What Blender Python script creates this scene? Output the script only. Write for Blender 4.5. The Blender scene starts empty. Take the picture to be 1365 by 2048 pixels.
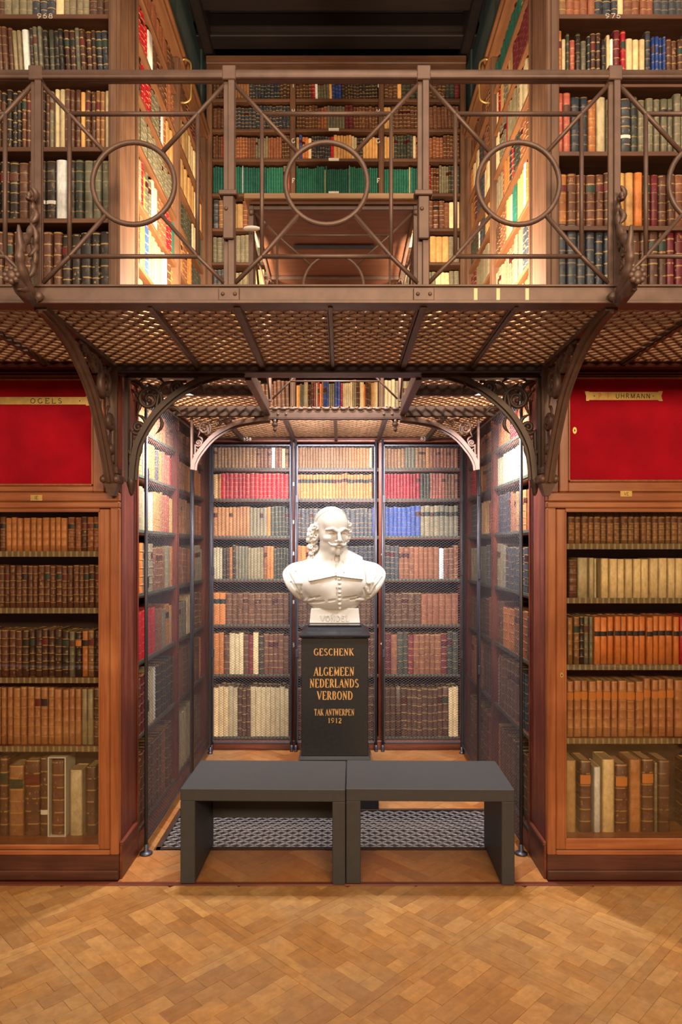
import bpy, math, random
import numpy as np
from mathutils import Vector, Matrix

random.seed(7)
rng = np.random.default_rng(7)
SC = bpy.context.scene
COL = SC.collection

# ---------------------------------------------------------------- camera, world, lights, exposure
F = 24.0 / 36.0 * 2048.0
HZ = 1.551                       # eye height
cam_d = bpy.data.cameras.new('camera')
cam_d.sensor_fit = 'VERTICAL'; cam_d.sensor_height = 36.0; cam_d.lens = 24.0
cam_d.shift_y = 73.0 / 2048.0
cam_d.clip_start = 0.05
cam = bpy.data.objects.new('camera', cam_d); COL.objects.link(cam)
cam.location = (0, 0, HZ); cam.rotation_euler = (math.pi / 2, 0, 0)
SC.camera = cam

SC.view_settings.view_transform = 'Standard'
SC.view_settings.look = 'None'
SC.view_settings.gamma = 1.0
SC.view_settings.use_curve_mapping = False
SC.view_settings.exposure = 0.0

W = bpy.data.worlds.new('world'); SC.world = W; W.use_nodes = True
W.node_tree.nodes['Background'].inputs[0].default_value = (1.0, 0.86, 0.70, 1)
W.node_tree.nodes['Background'].inputs[1].default_value = 0.45

def area_light(name, loc, target, sx, sy, power, color, spread=180):
    l = bpy.data.lights.new(name, 'AREA'); l.shape = 'RECTANGLE'; l.size = sx; l.size_y = sy
    l.energy = power; l.color = color; l.spread = math.radians(spread)
    o = bpy.data.objects.new(name, l); COL.objects.link(o); o.location = loc
    d = Vector(target) - Vector(loc); o.rotation_euler = d.to_track_quat('-Z', 'Y').to_euler()
    return o

area_light('hall_ceiling_light', (0.6, -0.4, 5.4), (0, 2.6, 0.2), 3.0, 2.0, 105, (1.0, 0.80, 0.58))
area_light('hall_fill_light', (-1.3, -2.1, 3.1), (-1.2, 3.2, 1.4), 1.6, .5, 150, (1.0, 0.79, 0.55))  # unseen fill lights added by the opposite wall to brighten the glass cases
area_light('hall_fill_light', (1.3, -2.1, 3.1), (1.2, 3.2, 1.4), 1.6, .5, 245, (1.0, 0.74, 0.46))

def point_light(name, loc, power, color, r):
    l = bpy.data.lights.new(name, 'POINT'); l.energy = power; l.color = color; l.shadow_soft_size = r
    o = bpy.data.objects.new(name, l); COL.objects.link(o); o.location = loc
    return o

# ---------------------------------------------------------------- helpers
CX = -0.0375                     # alcove axis
XL, XR = -1.040, 0.965           # alcove side faces
Y0, YB = 3.20, 5.27              # front plane of the cases, face of the rear cases
GZ = 2.404                       # underside of the gallery
YR = 2.377                       # railing plane

def wx(px, Y): return (px - 682.5) * Y / F
def wz(py, Y): return HZ + (1097 - py) * Y / F
def lin(c):
    c = c / 255.0
    return c / 12.92 if c <= 0.04045 else ((c + 0.055) / 1.055) ** 2.4
def rgb(r, g, b): return (lin(r), lin(g), lin(b), 1.0)

class MB:
    def __init__(s): s.v = []; s.f = []; s.m = []; s.smooth = []
    def add(s, vs, fs, m=0, sm=False):
        o = len(s.v); s.v.extend(tuple(p) for p in vs)
        for f in fs: s.f.append(tuple(i + o for i in f)); s.m.append(m); s.smooth.append(sm)
    def box(s, x0, x1, y0, y1, z0, z1, m=0):
        if x0 > x1: x0, x1 = x1, x0
        if y0 > y1: y0, y1 = y1, y0
        vs = [(x0,y0,z0),(x1,y0,z0),(x1,y1,z0),(x0,y1,z0),(x0,y0,z1),(x1,y0,z1),(x1,y1,z1),(x0,y1,z1)]
        s.add(vs, [(0,3,2,1),(4,5,6,7),(0,1,5,4),(1,2,6,5),(2,3,7,6),(3,0,4,7)], m)
        return s
    def bbox(s, x0, x1, y0, y1, z0, z1, b=0.004, m=0):      # box with chamfered edges
        if x0 > x1: x0, x1 = x1, x0
        if y0 > y1: y0, y1 = y1, y0
        b = min(b, (x1-x0)*.45, (y1-y0)*.45, (z1-z0)*.45)
        vs = []; idx = {}
        for i, (x, xi) in enumerate(((x0, x0+b), (x1, x1-b))):
            for j, (y, yi) in enumerate(((y0, y0+b), (y1, y1-b))):
                for k, (z, zi) in enumerate(((z0, z0+b), (z1, z1-b))):
                    idx[i,j,k,'x'] = len(vs); vs.append((x, yi, zi))
                    idx[i,j,k,'y'] = len(vs); vs.append((xi, y, zi))
                    idx[i,j,k,'z'] = len(vs); vs.append((xi, yi, z))
        fs = []
        q = [(0,0),(1,0),(1,1),(0,1)]
        for i in (0,1):
            f = [idx[i,a,c,'x'] for a,c in q]; fs.append(f if i else f[::-1])
            f = [idx[a,i,c,'y'] for a,c in q]; fs.append(f[::-1] if i else f)
            f = [idx[a,c,i,'z'] for a,c in q]; fs.append(f if i else f[::-1])
        for i in (0,1):
            for j in (0,1):
                f = [idx[i,j,0,'x'], idx[i,j,1,'x'], idx[i,j,1,'y'], idx[i,j,0,'y']]; fs.append(f if (i ^ j) == 1 else f[::-1])
                f = [idx[i,0,j,'x'], idx[i,1,j,'x'], idx[i,1,j,'z'], idx[i,0,j,'z']]; fs.append(f if (i ^ j) == 0 else f[::-1])
                f = [idx[0,i,j,'y'], idx[1,i,j,'y'], idx[1,i,j,'z'], idx[0,i,j,'z']]; fs.append(f if (i ^ j) == 1 else f[::-1])
        for i in (0,1):
            for j in (0,1):
                for k in (0,1):
                    f = [idx[i,j,k,'x'], idx[i,j,k,'y'], idx[i,j,k,'z']]; fs.append(f if (i+j+k) % 2 == 1 else f[::-1])
        s.add(vs, fs, m)
        return s
    def tube(s, pts, r, n=8, closed=False, m=0, cap=True, flat=None):
        """round (or flattened: flat=(axis vector, factor)) tube through points; r number or list"""
        P = [Vector(p) for p in pts]; N = len(P)
        R = r if isinstance(r, (list, tuple, np.ndarray)) else [r] * N
        vs = []; up = None
        for i in range(N):
            a = P[(i-1) % N] if (closed or i > 0) else P[i]
            b = P[(i+1) % N] if (closed or i < N-1) else P[i]
            t = (b - a)
            if t.length < 1e-9: t = Vector((0,0,1))
            t.normalize()
            if up is None:
                up = Vector((0,0,1)) if abs(t.z) < .9 else Vector((1,0,0))
            u = up - t * up.dot(t)
            if u.length < 1e-6: u = t.orthogonal()
            u.normalize(); w = t.cross(u); up = u
            for k in range(n):
                an = 2*math.pi*(k+.5)/n
                d = u*math.cos(an) + w*math.sin(an)
                if flat is not None:
                    ax = Vector(flat[0]); d = d + ax * (d.dot(ax) * (flat[1]-1))
                vs.append(P[i] + d*R[i])
        fs = []
        M = N if closed else N-1
        for i in range(M):
            j = (i+1) % N
            for k in range(n):
                l = (k+1) % n
                fs.append((i*n+k, i*n+l, j*n+l, j*n+k))
        if not closed and cap:
            fs.append(tuple(range(n))[::-1]); fs.append(tuple((N-1)*n+k for k in range(n)))
        s.add(vs, fs, m, n > 5)
        return s
    def sweep(s, pts, prof, side, m=0, closed=False):
        """profile (list of (a,b)) swept along pts: a along fixed vector side, b along in-plane normal"""
        P = [Vector(p) for p in pts]; N = len(P); S = Vector(side).normalized(); n = len(prof); vs = []
        for i in range(N):
            a = P[(i-1) % N] if (closed or i > 0) else P[i]
            b = P[(i+1) % N] if (closed or i < N-1) else P[i]
            t = (b-a).normalized(); nn = S.cross(t).normalized()
            for (p, q) in prof: vs.append(P[i] + S*p + nn*q)
        fs = []
        for i in range(N if closed else N-1):
            j = (i+1) % N
            for k in range(n):
                l = (k+1) % n; fs.append((i*n+k, i*n+l, j*n+l, j*n+k))
        if not closed:
            fs.append(tuple(range(n))[::-1]); fs.append(tuple((N-1)*n+k for k in range(n)))
        s.add(vs, fs, m)
        return s
    def lathe(s, prof, c, n=16, m=0):
        vs = []
        for (r, z) in prof:
            for k in range(n):
                a = 2*math.pi*k/n; vs.append((c[0]+r*math.cos(a), c[1]+r*math.sin(a), c[2]+z))
        fs = []
        for i in range(len(prof)-1):
            for k in range(n):
                l = (k+1) % n; fs.append((i*n+k, i*n+l, (i+1)*n+l, (i+1)*n+k))
        fs.append(tuple(range(n))[::-1]); fs.append(tuple((len(prof)-1)*n+k for k in range(n)))
        s.add(vs, fs, m, True)
        return s
    def ball(s, c, r, m=0, nu=8, nv=6):
        rx, ry, rz = r if isinstance(r, (tuple, list)) else (r, r, r)
        vs = []
        for j in range(1, nv):
            t = math.pi*j/nv
            for k in range(nu):
                a = 2*math.pi*k/nu
                vs.append((c[0]+rx*math.sin(t)*math.cos(a), c[1]+ry*math.sin(t)*math.sin(a), c[2]+rz*math.cos(t)))
        top = len(vs); vs.append((c[0], c[1], c[2]+rz)); vs.append((c[0], c[1], c[2]-rz))
        fs = []
        for j in range(nv-2):
            for k in range(nu):
                l = (k+1) % nu; fs.append((j*nu+k, (j+1)*nu+k, (j+1)*nu+l, j*nu+l))
        for k in range(nu):
            l = (k+1) % nu
            fs.append((top, k, l)); fs.append((top+1, (nv-2)*nu+l, (nv-2)*nu+k))
        s.add(vs, fs, m, True)
        return s
    def prism(s, poly, o, ex, ey, ez, m=0):
        """polygon (a,b) in frame o + a*ex + b*ey, extruded along ez (vector with length)"""
        o, ex, ey, ez = Vector(o), Vector(ex), Vector(ey), Vector(ez); n = len(poly)
        vs = [o + ex*a + ey*b for a, b in poly] + [o + ex*a + ey*b + ez for a, b in poly]
        fs = [tuple(range(n))[::-1], tuple(range(n, 2*n))]
        for k in range(n): l = (k+1) % n; fs.append((k, l, n+l, n+k))
        s.add(vs, fs, m)
        return s
    def frust(s, z0, a0, b0, z1, a1, b1, c, m=0):
        vs = [(c[0]+sx*a0, c[1]+sy*b0, z0) for sx, sy in ((-1,-1),(1,-1),(1,1),(-1,1))] + \
             [(c[0]+sx*a1, c[1]+sy*b1, z1) for sx, sy in ((-1,-1),(1,-1),(1,1),(-1,1))]
        s.add(vs, [(0,3,2,1),(4,5,6,7),(0,1,5,4),(1,2,6,5),(2,3,7,6),(3,0,4,7)], m)
        return s
    def mesh(s, name, mats):
        me = bpy.data.meshes.new(name); me.from_pydata(s.v, [], s.f)
        for m in (mats if isinstance(mats, (list, tuple)) else [mats]): me.materials.append(m)
        me.polygons.foreach_set('material_index', s.m)
        me.polygons.foreach_set('use_smooth', s.smooth)
        me.update()
        return me
    def build(s, name, mats, parent=None):
        return put(name, s.mesh(name, mats), parent)

def put(name, me, parent=None):
    o = bpy.data.objects.new(name, me); COL.objects.link(o)
    if parent is not None:
        o.parent = parent
        o.matrix_parent_inverse = Matrix.Translation(parent.location).inverted() if parent.type == 'EMPTY' else Matrix()
    return o

def tag(o, label, cat=None, group=None, kind=None):
    o['label'] = label
    if cat: o['category'] = cat
    if group: o['group'] = group
    if kind: o['kind'] = kind
    return o

def thing(name, label, cat, loc=(0,0,0), group=None, kind=None):
    o = bpy.data.objects.new(name, None); COL.objects.link(o); o.location = loc
    o.empty_display_size = 0.05
    return tag(o, label, cat, group, kind)

# ---------------------------------------------------------------- materials
def nmat(name):
    m = bpy.data.materials.new(name); m.use_nodes = True
    nt = m.node_tree; return m, nt, nt.nodes['Principled BSDF']
def node(nt, t, **kw):
    n = nt.nodes.new(t)
    for k, v in kw.items(): setattr(n, k, v)
    return n
def ramp(nt, fac, stops):
    r = node(nt, 'ShaderNodeValToRGB'); e = r.color_ramp.elements
    while len(e) < len(stops): e.new(0.5)
    for i, (p, c) in enumerate(stops): e[i].position = p; e[i].color = c
    nt.links.new(fac, r.inputs[0]); return r.outputs[0]
def mixc(nt, fac, a, b, mode='MIX'):
    n = node(nt, 'ShaderNodeMix', data_type='RGBA', blend_type=mode)
    for sock, v in ((n.inputs[0], fac), (n.inputs[6], a), (n.inputs[7], b)):
        if hasattr(v, 'is_output'): nt.links.new(v, sock)
        else: sock.default_value = v
    return n.outputs[2]
def math_(nt, op, a, b=None, c=None, clamp=False):
    n = node(nt, 'ShaderNodeMath', operation=op); n.use_clamp = clamp
    for i, v in enumerate((a, b, c)):
        if v is None: continue
        if hasattr(v, 'is_output'): nt.links.new(v, n.inputs[i])
        else: n.inputs[i].default_value = v
    return n.outputs[0]
def objco(nt, scale, out='Object'):
    tc = node(nt, 'ShaderNodeTexCoord'); mp = node(nt, 'ShaderNodeMapping'); mp.inputs['Scale'].default_value = scale
    nt.links.new(tc.outputs[out], mp.inputs[0]); return mp.outputs[0]
def noise(nt, co, scale=1.0, detail=4, rough=.6):
    n = node(nt, 'ShaderNodeTexNoise'); n.inputs['Scale'].default_value = scale
    n.inputs['Detail'].default_value = detail; n.inputs['Roughness'].default_value = rough
    nt.links.new(co, n.inputs['Vector']); return n.outputs['Fac']
def bump(nt, p, h, strength=.2, dist=.002):
    b = node(nt, 'ShaderNodeBump'); b.inputs['Strength'].default_value = strength; b.inputs['Distance'].default_value = dist
    nt.links.new(h, b.inputs['Height']); nt.links.new(b.outputs[0], p.inputs['Normal'])

def wood(name, dark, mid, light, axis='z', rough=.42, wear=0.0):
    m, nt, p = nmat(name)
    sc = {'z': (38, 38, 2.2), 'x': (2.2, 38, 38), 'y': (38, 2.2, 38)}[axis]
    g = noise(nt, objco(nt, sc), 1.0, 5, .65)
    big = noise(nt, objco(nt, (2.2, 2.2, 2.2)), 1.0, 3, .6)
    f = math_(nt, 'MULTIPLY_ADD', big, .5, math_(nt, 'MULTIPLY', g, .55))
    c = ramp(nt, f, [(.30, dark), (.52, mid), (.74, light)])
    if wear:
        wn = noise(nt, objco(nt, {'z': (30, 30, 7), 'x': (7, 30, 30), 'y': (30, 7, 30)}[axis]), 1.0, 6, .7)
        wm = ramp(nt, wn, [(.66, (0,0,0,1)), (.70, (1,1,1,1))])
        c = mixc(nt, math_(nt, 'MULTIPLY', wm, wear), c, light)
    nt.links.new(c, p.inputs['Base Color'])
    p.inputs['Roughness'].default_value = rough
    bump(nt, p, g, .25, .0015)
    return m

def plain(name, c, rough=.6, metal=0.0, var=.18, scale=9, bumpy=.1):
    m, nt, p = nmat(name)
    n = noise(nt, objco(nt, (scale,)*3), 1.0, 5, .6)
    lo = tuple(x*(1-var) for x in c[:3]) + (1,); hi = tuple(min(1, x*(1+var)) for x in c[:3]) + (1,)
    nt.links.new(ramp(nt, n, [(.3, lo), (.7, hi)]), p.inputs['Base Color'])
    p.inputs['Roughness'].default_value = rough; p.inputs['Metallic'].default_value = metal
    if bumpy: bump(nt, p, noise(nt, objco(nt, (scale*14,)*3), 1.0, 3, .6), bumpy, .001)
    return m

M = {}
M['mahogany'] = wood('mahogany', rgb(62,24,18), rgb(98,42,30), rgb(140,74,52), 'z', .38, .5)
M['mahogany_x'] = wood('mahogany_x', rgb(58,24,16), rgb(92,42,28), rgb(128,68,45), 'x', .40, .3)
M['mahogany_y'] = wood('mahogany_y', rgb(58,24,16), rgb(92,42,28), rgb(128,68,45), 'y', .40, .3)
M['plinth'] = wood('plinth_wood', rgb(46,22,15), rgb(68,34,23), rgb(98,54,38), 'x', .42, .5)
M['honey'] = wood('honey_wood', rgb(92,48,24), rgb(132,74,40), rgb(166,104,62), 'z', .35, .25)
M['honey_x'] = wood('honey_wood_x', rgb(92,48,24), rgb(132,74,40), rgb(166,104,62), 'x', .35, .25)
M['oak'] = wood('gallery_oak', rgb(72,46,32), rgb(104,72,52), rgb(138,100,72), 'z', .5, .3)
M['oak_x'] = wood('gallery_oak_x', rgb(62,36,24), rgb(92,58,38), rgb(122,82,56), 'x', .5, .2)
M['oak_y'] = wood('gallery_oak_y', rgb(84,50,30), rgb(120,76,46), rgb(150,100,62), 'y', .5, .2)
M['ceil_wood'] = wood('ceiling_wood', rgb(20,13,11), rgb(32,21,17), rgb(44,30,24), 'x', .6)
M['ply'] = wood('plywood', rgb(84,50,34), rgb(106,66,45), rgb(126,82,58), 'x', .5)
M['plank_edge'] = wood('plank_edge', rgb(120,88,58), rgb(152,116,80), rgb(180,142,104), 'x', .6)
M['back'] = plain('case_back', rgb(40,24,18), .8, 0, .2)
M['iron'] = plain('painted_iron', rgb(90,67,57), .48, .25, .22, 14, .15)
M['iron_dark_shaded'] = plain('dark_shaded_iron', rgb(62,45,37), .5, .25, .2, 14, .15)  # shade of the backlit front brackets put into a darker iron colour
M['cage'] = plain('cage_steel', rgb(66,64,72), .42, .55, .1, 20, .05)
M['wire'] = plain('cage_wire', rgb(60,56,58), .5, .35, .1, 20, 0)
M['wire_light'] = plain('cage_wire_light', rgb(92,88,92), .45, .4, .1, 20, 0)
M['grate'] = plain('grate_iron', rgb(150,114,86), .5, .2, .25, 16, .1)
M['floor_grate'] = plain('floor_grate_iron', rgb(120,112,112), .42, .5, .15, 16, .1)
M['dark_pit'] = plain('dark_pit', rgb(30,24,22), .9, 0, .1)
M['teal'] = plain('teal_paint', rgb(84,98,98), .7, 0, .12)
M['bench'] = plain('bench_black', rgb(46,44,44), .58, 0, .1, 30, .3)
M['granite'] = plain('black_granite', rgb(30,28,28), .35, 0, .3, 60, .1)
M['granite_polish'] = plain('black_granite_polished', rgb(34,34,38), .16, 0, .1, 60, .0)
M['gold'] = plain('gilt', rgb(196,146,84), .45, .3, .1, 30, .1)
M['brass'] = plain('brass_plate', rgb(186,150,84), .38, .55, .18, 22, .05)
M['ink'] = plain('engraved_ink', rgb(58,40,24), .6, 0, .1)
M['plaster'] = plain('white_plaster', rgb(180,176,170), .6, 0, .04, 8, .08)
M['paper_w'] = plain('white_paint', rgb(212,208,200), .7, 0, .05)
M['tape'] = plain('masking_tape', rgb(206,186,140), .7, 0, .1)
M['red_neon'] = plain('orange_lettering', rgb(226,112,30), .5, 0, .1)
M['threshold'] = wood('threshold_wood', rgb(66,28,18), rgb(92,42,26), rgb(120,60,38), 'x', .4)

def mat_velvet():
    m, nt, p = nmat('red_velvet')
    n = noise(nt, objco(nt, (420,)*3), 1.0, 2, .6); big = noise(nt, objco(nt, (5,)*3), 1, 3, .5)
    f = math_(nt, 'MULTIPLY_ADD', n, .6, math_(nt, 'MULTIPLY', big, .4))
    nt.links.new(ramp(nt, f, [(.3, rgb(104,0,14)), (.7, rgb(168,6,28))]), p.inputs['Base Color'])
    p.inputs['Roughness'].default_value = .9; p.inputs['Specular IOR Level'].default_value = .15
    p.inputs['Sheen Weight'].default_value = .15; p.inputs['Sheen Tint'].default_value = (1,.2,.2,1)
    bump(nt, p, n, .3, .001)
    return m
M['velvet'] = mat_velvet()

def mat_trim(name, base, stud):
    m, nt, p = nmat(name)
    tc = node(nt, 'ShaderNodeTexCoord'); sp = node(nt, 'ShaderNodeSeparateXYZ'); nt.links.new(tc.outputs['Object'], sp.inputs[0])
    s = math_(nt, 'ADD', sp.outputs[0], sp.outputs[1])
    fr = math_(nt, 'ABSOLUTE', math_(nt, 'SUBTRACT', math_(nt, 'FRACT', math_(nt, 'MULTIPLY', s, 36.0)), .5))
    k = math_(nt, 'LESS_THAN', fr, .16)
    n = noise(nt, objco(nt, (60,)*3), 1, 3, .6)
    b = ramp(nt, n, [(.3, tuple(x*.7 for x in base[:3])+(1,)), (.7, base)])
    nt.links.new(mixc(nt, k, b, stud), p.inputs['Base Color']); p.inputs['Roughness'].default_value = .6
    return m
M['trim_green'] = mat_trim('shelf_leather_green', rgb(62,68,56), rgb(92,98,84))
M['trim_tan'] = mat_trim('shelf_leather_tan', rgb(112,94,64), rgb(146,126,90))

def mat_glass():
    m = bpy.data.materials.new('case_glass'); m.use_nodes = True; nt = m.node_tree; nt.nodes.clear()
    out = node(nt, 'ShaderNodeOutputMaterial'); tr = node(nt, 'ShaderNodeBsdfTransparent'); gl = node(nt, 'ShaderNodeBsdfGlossy')
    gl.inputs['Roughness'].default_value = .03; tr.inputs[0].default_value = (.97, .95, .91, 1)
    n = noise(nt, objco(nt, (3, 3, 3)), 1, 2, .5); b = node(nt, 'ShaderNodeBump'); b.inputs['Strength'].default_value = .06; b.inputs['Distance'].default_value = .02
    nt.links.new(n, b.inputs['Height']); nt.links.new(b.outputs[0], gl.inputs['Normal'])
    fr = node(nt, 'ShaderNodeFresnel'); fr.inputs[0].default_value = 1.5
    f = math_(nt, 'MULTIPLY', fr.outputs[0], 2.0, clamp=True)
    mx = node(nt, 'ShaderNodeMixShader'); nt.links.new(f, mx.inputs[0]); nt.links.new(tr.outputs[0], mx.inputs[1]); nt.links.new(gl.outputs[0], mx.inputs[2])
    nt.links.new(mx.outputs[0], out.inputs[0])
    return m
M['glass'] = mat_glass()

def mat_plank(name, stops, rough=.34):
    """parquet: tint differs from plank to plank (object random for separate planks, colour attribute for joined ones)"""
    m, nt, p = nmat(name)
    oi = node(nt, 'ShaderNodeObjectInfo'); at = node(nt, 'ShaderNodeAttribute'); at.attribute_name = 'tint'
    r = math_(nt, 'FRACT', math_(nt, 'ADD', oi.outputs['Random'], at.outputs['Fac']))
    tc = node(nt, 'ShaderNodeTexCoord'); mp = node(nt, 'ShaderNodeMapping'); mp.inputs['Scale'].default_value = (6, 60, 6)
    ge = node(nt, 'ShaderNodeNewGeometry')
    nt.links.new(tc.outputs['Object'], mp.inputs[0])
    g = noise(nt, mp.outputs[0], 1, 5, .65)
    mp2 = node(nt, 'ShaderNodeMapping'); mp2.inputs['Scale'].default_value = (1.6,)*3; nt.links.new(ge.outputs['Position'], mp2.inputs[0])
    big = noise(nt, mp2.outputs[0], 1, 5, .7)
    mp3 = node(nt, 'ShaderNodeMapping'); mp3.inputs['Scale'].default_value = (9,)*3; nt.links.new(ge.outputs['Position'], mp3.inputs[0])
    f = math_(nt, 'ADD', math_(nt, 'MULTIPLY', r, .34), math_(nt, 'MULTIPLY_ADD', g, .36, math_(nt, 'MULTIPLY', big, .34)))
    c = ramp(nt, f, stops)
    grey = ramp(nt, big, [(.42, (0,0,0,1)), (.62, (.55,.55,.55,1))])
    c = mixc(nt, grey, c, rgb(140,112,80))
    mot = noise(nt, mp3.outputs[0], 2.2, 6, .75)
    c = mixc(nt, math_(nt, 'MULTIPLY', ramp(nt, mot, [(.40, (1,1,1,1)), (.62, (0,0,0,1))]), .32), c, rgb(96,64,36))
    nt.links.new(c, p.inputs['Base Color'])
    nt.links.new(math_(nt, 'MULTIPLY_ADD', noise(nt, mp3.outputs[0], 1, 4, .6), .25, rough-.1), p.inputs['Roughness'])
    bump(nt, p, g, .12, .001)
    return m
M['parquet'] = mat_plank('parquet', [(.18, rgb(122,80,40)), (.42, rgb(158,108,56)), (.62, rgb(178,128,70)), (.85, rgb(200,154,94))])
M['herring'] = mat_plank('herringbone', [(.18, rgb(112,62,30)), (.45, rgb(156,94,46)), (.80, rgb(186,126,70))])

def mat_book(name, per_object):
    m, nt, p = nmat(name)
    tc = node(nt, 'ShaderNodeTexCoord')
    if per_object:
        oi = node(nt, 'ShaderNodeObjectInfo'); colr = oi.outputs['Color']; rnd = oi.outputs['Random']
        sp = node(nt, 'ShaderNodeSeparateXYZ'); nt.links.new(tc.outputs['Object'], sp.inputs[0]); z = sp.outputs[2]
        ag = node(nt, 'ShaderNodeAttribute'); ag.attribute_type = 'OBJECT'; ag.attribute_name = 'gilt'; gilt = ag.outputs['Fac']
        lab = None
    else:
        a = node(nt, 'ShaderNodeAttribute'); a.attribute_name = 'bcol'; colr = a.outputs['Color']
        b = node(nt, 'ShaderNodeAttribute'); b.attribute_name = 'bpar'
        sp = node(nt, 'ShaderNodeSeparateColor'); nt.links.new(b.outputs['Color'], sp.inputs[0])
        z, gilt, rnd = sp.outputs[0], sp.outputs[1], sp.outputs[2]; lab = b.outputs['Alpha']
    ge = node(nt, 'ShaderNodeNewGeometry'); mp = node(nt, 'ShaderNodeMapping'); mp.inputs['Scale'].default_value = (70, 70, 40)
    nt.links.new(ge.outputs['Position'], mp.inputs[0])
    n = noise(nt, mp.outputs[0], 1, 4, .65)
    mp2 = node(nt, 'ShaderNodeMapping'); mp2.inputs['Scale'].default_value = (22, 22, 14); nt.links.new(ge.outputs['Position'], mp2.inputs[0])
    n2 = noise(nt, mp2.outputs[0], 1, 3, .6)
    k = math_(nt, 'ADD', math_(nt, 'MULTIPLY_ADD', n, 1.0, .62), math_(nt, 'MULTIPLY', math_(nt, 'SUBTRACT', n2, .5), .8))
    hsv = node(nt, 'ShaderNodeHueSaturation'); nt.links.new(k, hsv.inputs['Value']); nt.links.new(colr, hsv.inputs['Color'])
    c = hsv.outputs[0]
    if lab is not None:
        inl = math_(nt, 'MULTIPLY', math_(nt, 'GREATER_THAN', z, .655), math_(nt, 'LESS_THAN', z, .80))
        inl = math_(nt, 'MULTIPLY', inl, math_(nt, 'GREATER_THAN', lab, .5))
        dark = ramp(nt, rnd, [(.0, rgb(70,16,18)), (.45, rgb(24,20,20)), (.8, rgb(28,44,36))])
        c = mixc(nt, inl, c, dark)
    fr = math_(nt, 'ABSOLUTE', math_(nt, 'SUBTRACT', math_(nt, 'FRACT', math_(nt, 'MULTIPLY', math_(nt, 'MULTIPLY_ADD', rnd, .035, z), 6.0)), .5))
    line = math_(nt, 'GREATER_THAN', fr, .445)
    worn = math_(nt, 'GREATER_THAN', n2, .42)
    gm = math_(nt, 'MULTIPLY', math_(nt, 'MULTIPLY', line, worn), gilt)
    # small gilt ornaments between the bands
    orn = math_(nt, 'MULTIPLY', math_(nt, 'LESS_THAN', fr, .2), math_(nt, 'GREATER_THAN', n, .63))
    gm = math_(nt, 'MAXIMUM', gm, math_(nt, 'MULTIPLY', orn, math_(nt, 'MULTIPLY', gilt, .8)))
    c = mixc(nt, math_(nt, 'MULTIPLY', gm, .75), c, rgb(196,156,92))
    nt.links.new(c, p.inputs['Base Color'])
    p.inputs['Roughness'].default_value = .48
    bump(nt, p, n, .25, .0012)
    return m
M['book'] = mat_book('book_leather', True)
M['book_mass'] = mat_book('book_leather_joined', False)
M['page'] = plain('book_pages', rgb(176,150,112), .8, 0, .2, 40, .2)
M['page_mass'] = M['page']
M['slip'] = plain('slipcase_card', rgb(206,204,190), .7, 0, .06)
# ---------------------------------------------------------------- lattices (grates, expanded-metal cages)
def lattice_segments(W_, H_, cw, ch, wav=0.0, sub=1):
    """list of polylines (each sub+1 points) of a diamond lattice over W_ x H_; wav bends the strands into an ogee"""
    nx = int(math.ceil(W_/cw)) + 1; nz = int(math.ceil(H_/(ch/2))) + 1
    j = np.arange(nz); i = np.arange(-1, nx+1)
    I, J = np.meshgrid(i, j, indexing='ij')
    x = (I + .5*(J % 2)) * cw; z = J * ch/2
    out = []
    t = np.linspace(0, 1, sub+1)
    for sg in (-1, 1):
        x1 = x + sg*cw/2; z1 = z + ch/2
        tx = t[None,None,:]
        px = x[...,None] + (x1-x)[...,None]*tx - sg*wav*cw*np.sin(2*np.pi*tx)
        pz = z[...,None] + (z1-z)[...,None]*tx + wav*ch*np.sin(2*np.pi*tx)*.5
        out.append(np.stack([px, pz], -1).reshape(-1, sub+1, 2))
    P = np.concatenate(out)
    mid = P.mean(1)
    ok = (mid[:,0] > 0) & (mid[:,0] < W_) & (mid[:,1] > 0) & (mid[:,1] < H_)
    P = P[ok]
    P[...,0] = np.clip(P[...,0], 0, W_); P[...,1] = np.clip(P[...,1], 0, H_)
    return P

def lattice_mesh(name, W_, H_, cw, ch, w, depth, mat, wav=0.0, sub=1):
    """strands of rectangular section w x depth; mesh lies in local x-z with its depth along y"""
    P = lattice_segments(W_, H_, cw, ch, wav, sub); n, m, _ = P.shape
    T = np.gradient(P, axis=1) if m > 2 else np.repeat((P[:,1:]-P[:,:1]), 2, axis=1)
    L = np.linalg.norm(T, axis=2, keepdims=True); L[L < 1e-9] = 1; T = T/L
    N = np.stack([-T[...,1], T[...,0]], -1) * (w/2)
    V = np.zeros((n, m, 4, 3))
    for k, (sg, dy) in enumerate(((-1, -1), (1, -1), (1, 1), (-1, 1))):
        V[:,:,k,0] = P[...,0] + sg*N[...,0]; V[:,:,k,2] = P[...,1] + sg*N[...,1]; V[:,:,k,1] = dy*depth/2
    base = (np.arange(n)[:,None]*m + np.arange(m-1)[None,:])*4
    F_ = []
    for k in range(4):
        l = (k+1) % 4
        F_.append(np.stack([base+k, base+l, base+4+l, base+4+k], -1).reshape(-1, 4))
    F_ = np.concatenate(F_)
    me = bpy.data.meshes.new(name)
    V = V.reshape(-1, 3)
    me.vertices.add(len(V)); me.vertices.foreach_set('co', V.astype(np.float32).ravel())
    me.loops.add(F_.size); me.loops.foreach_set('vertex_index', F_.astype(np.int32).ravel())
    me.polygons.add(len(F_)); me.polygons.foreach_set('loop_start', np.arange(0, F_.size, 4, dtype=np.int32))
    me.materials.append(mat); me.update(calc_edges=True)
    return me

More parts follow.
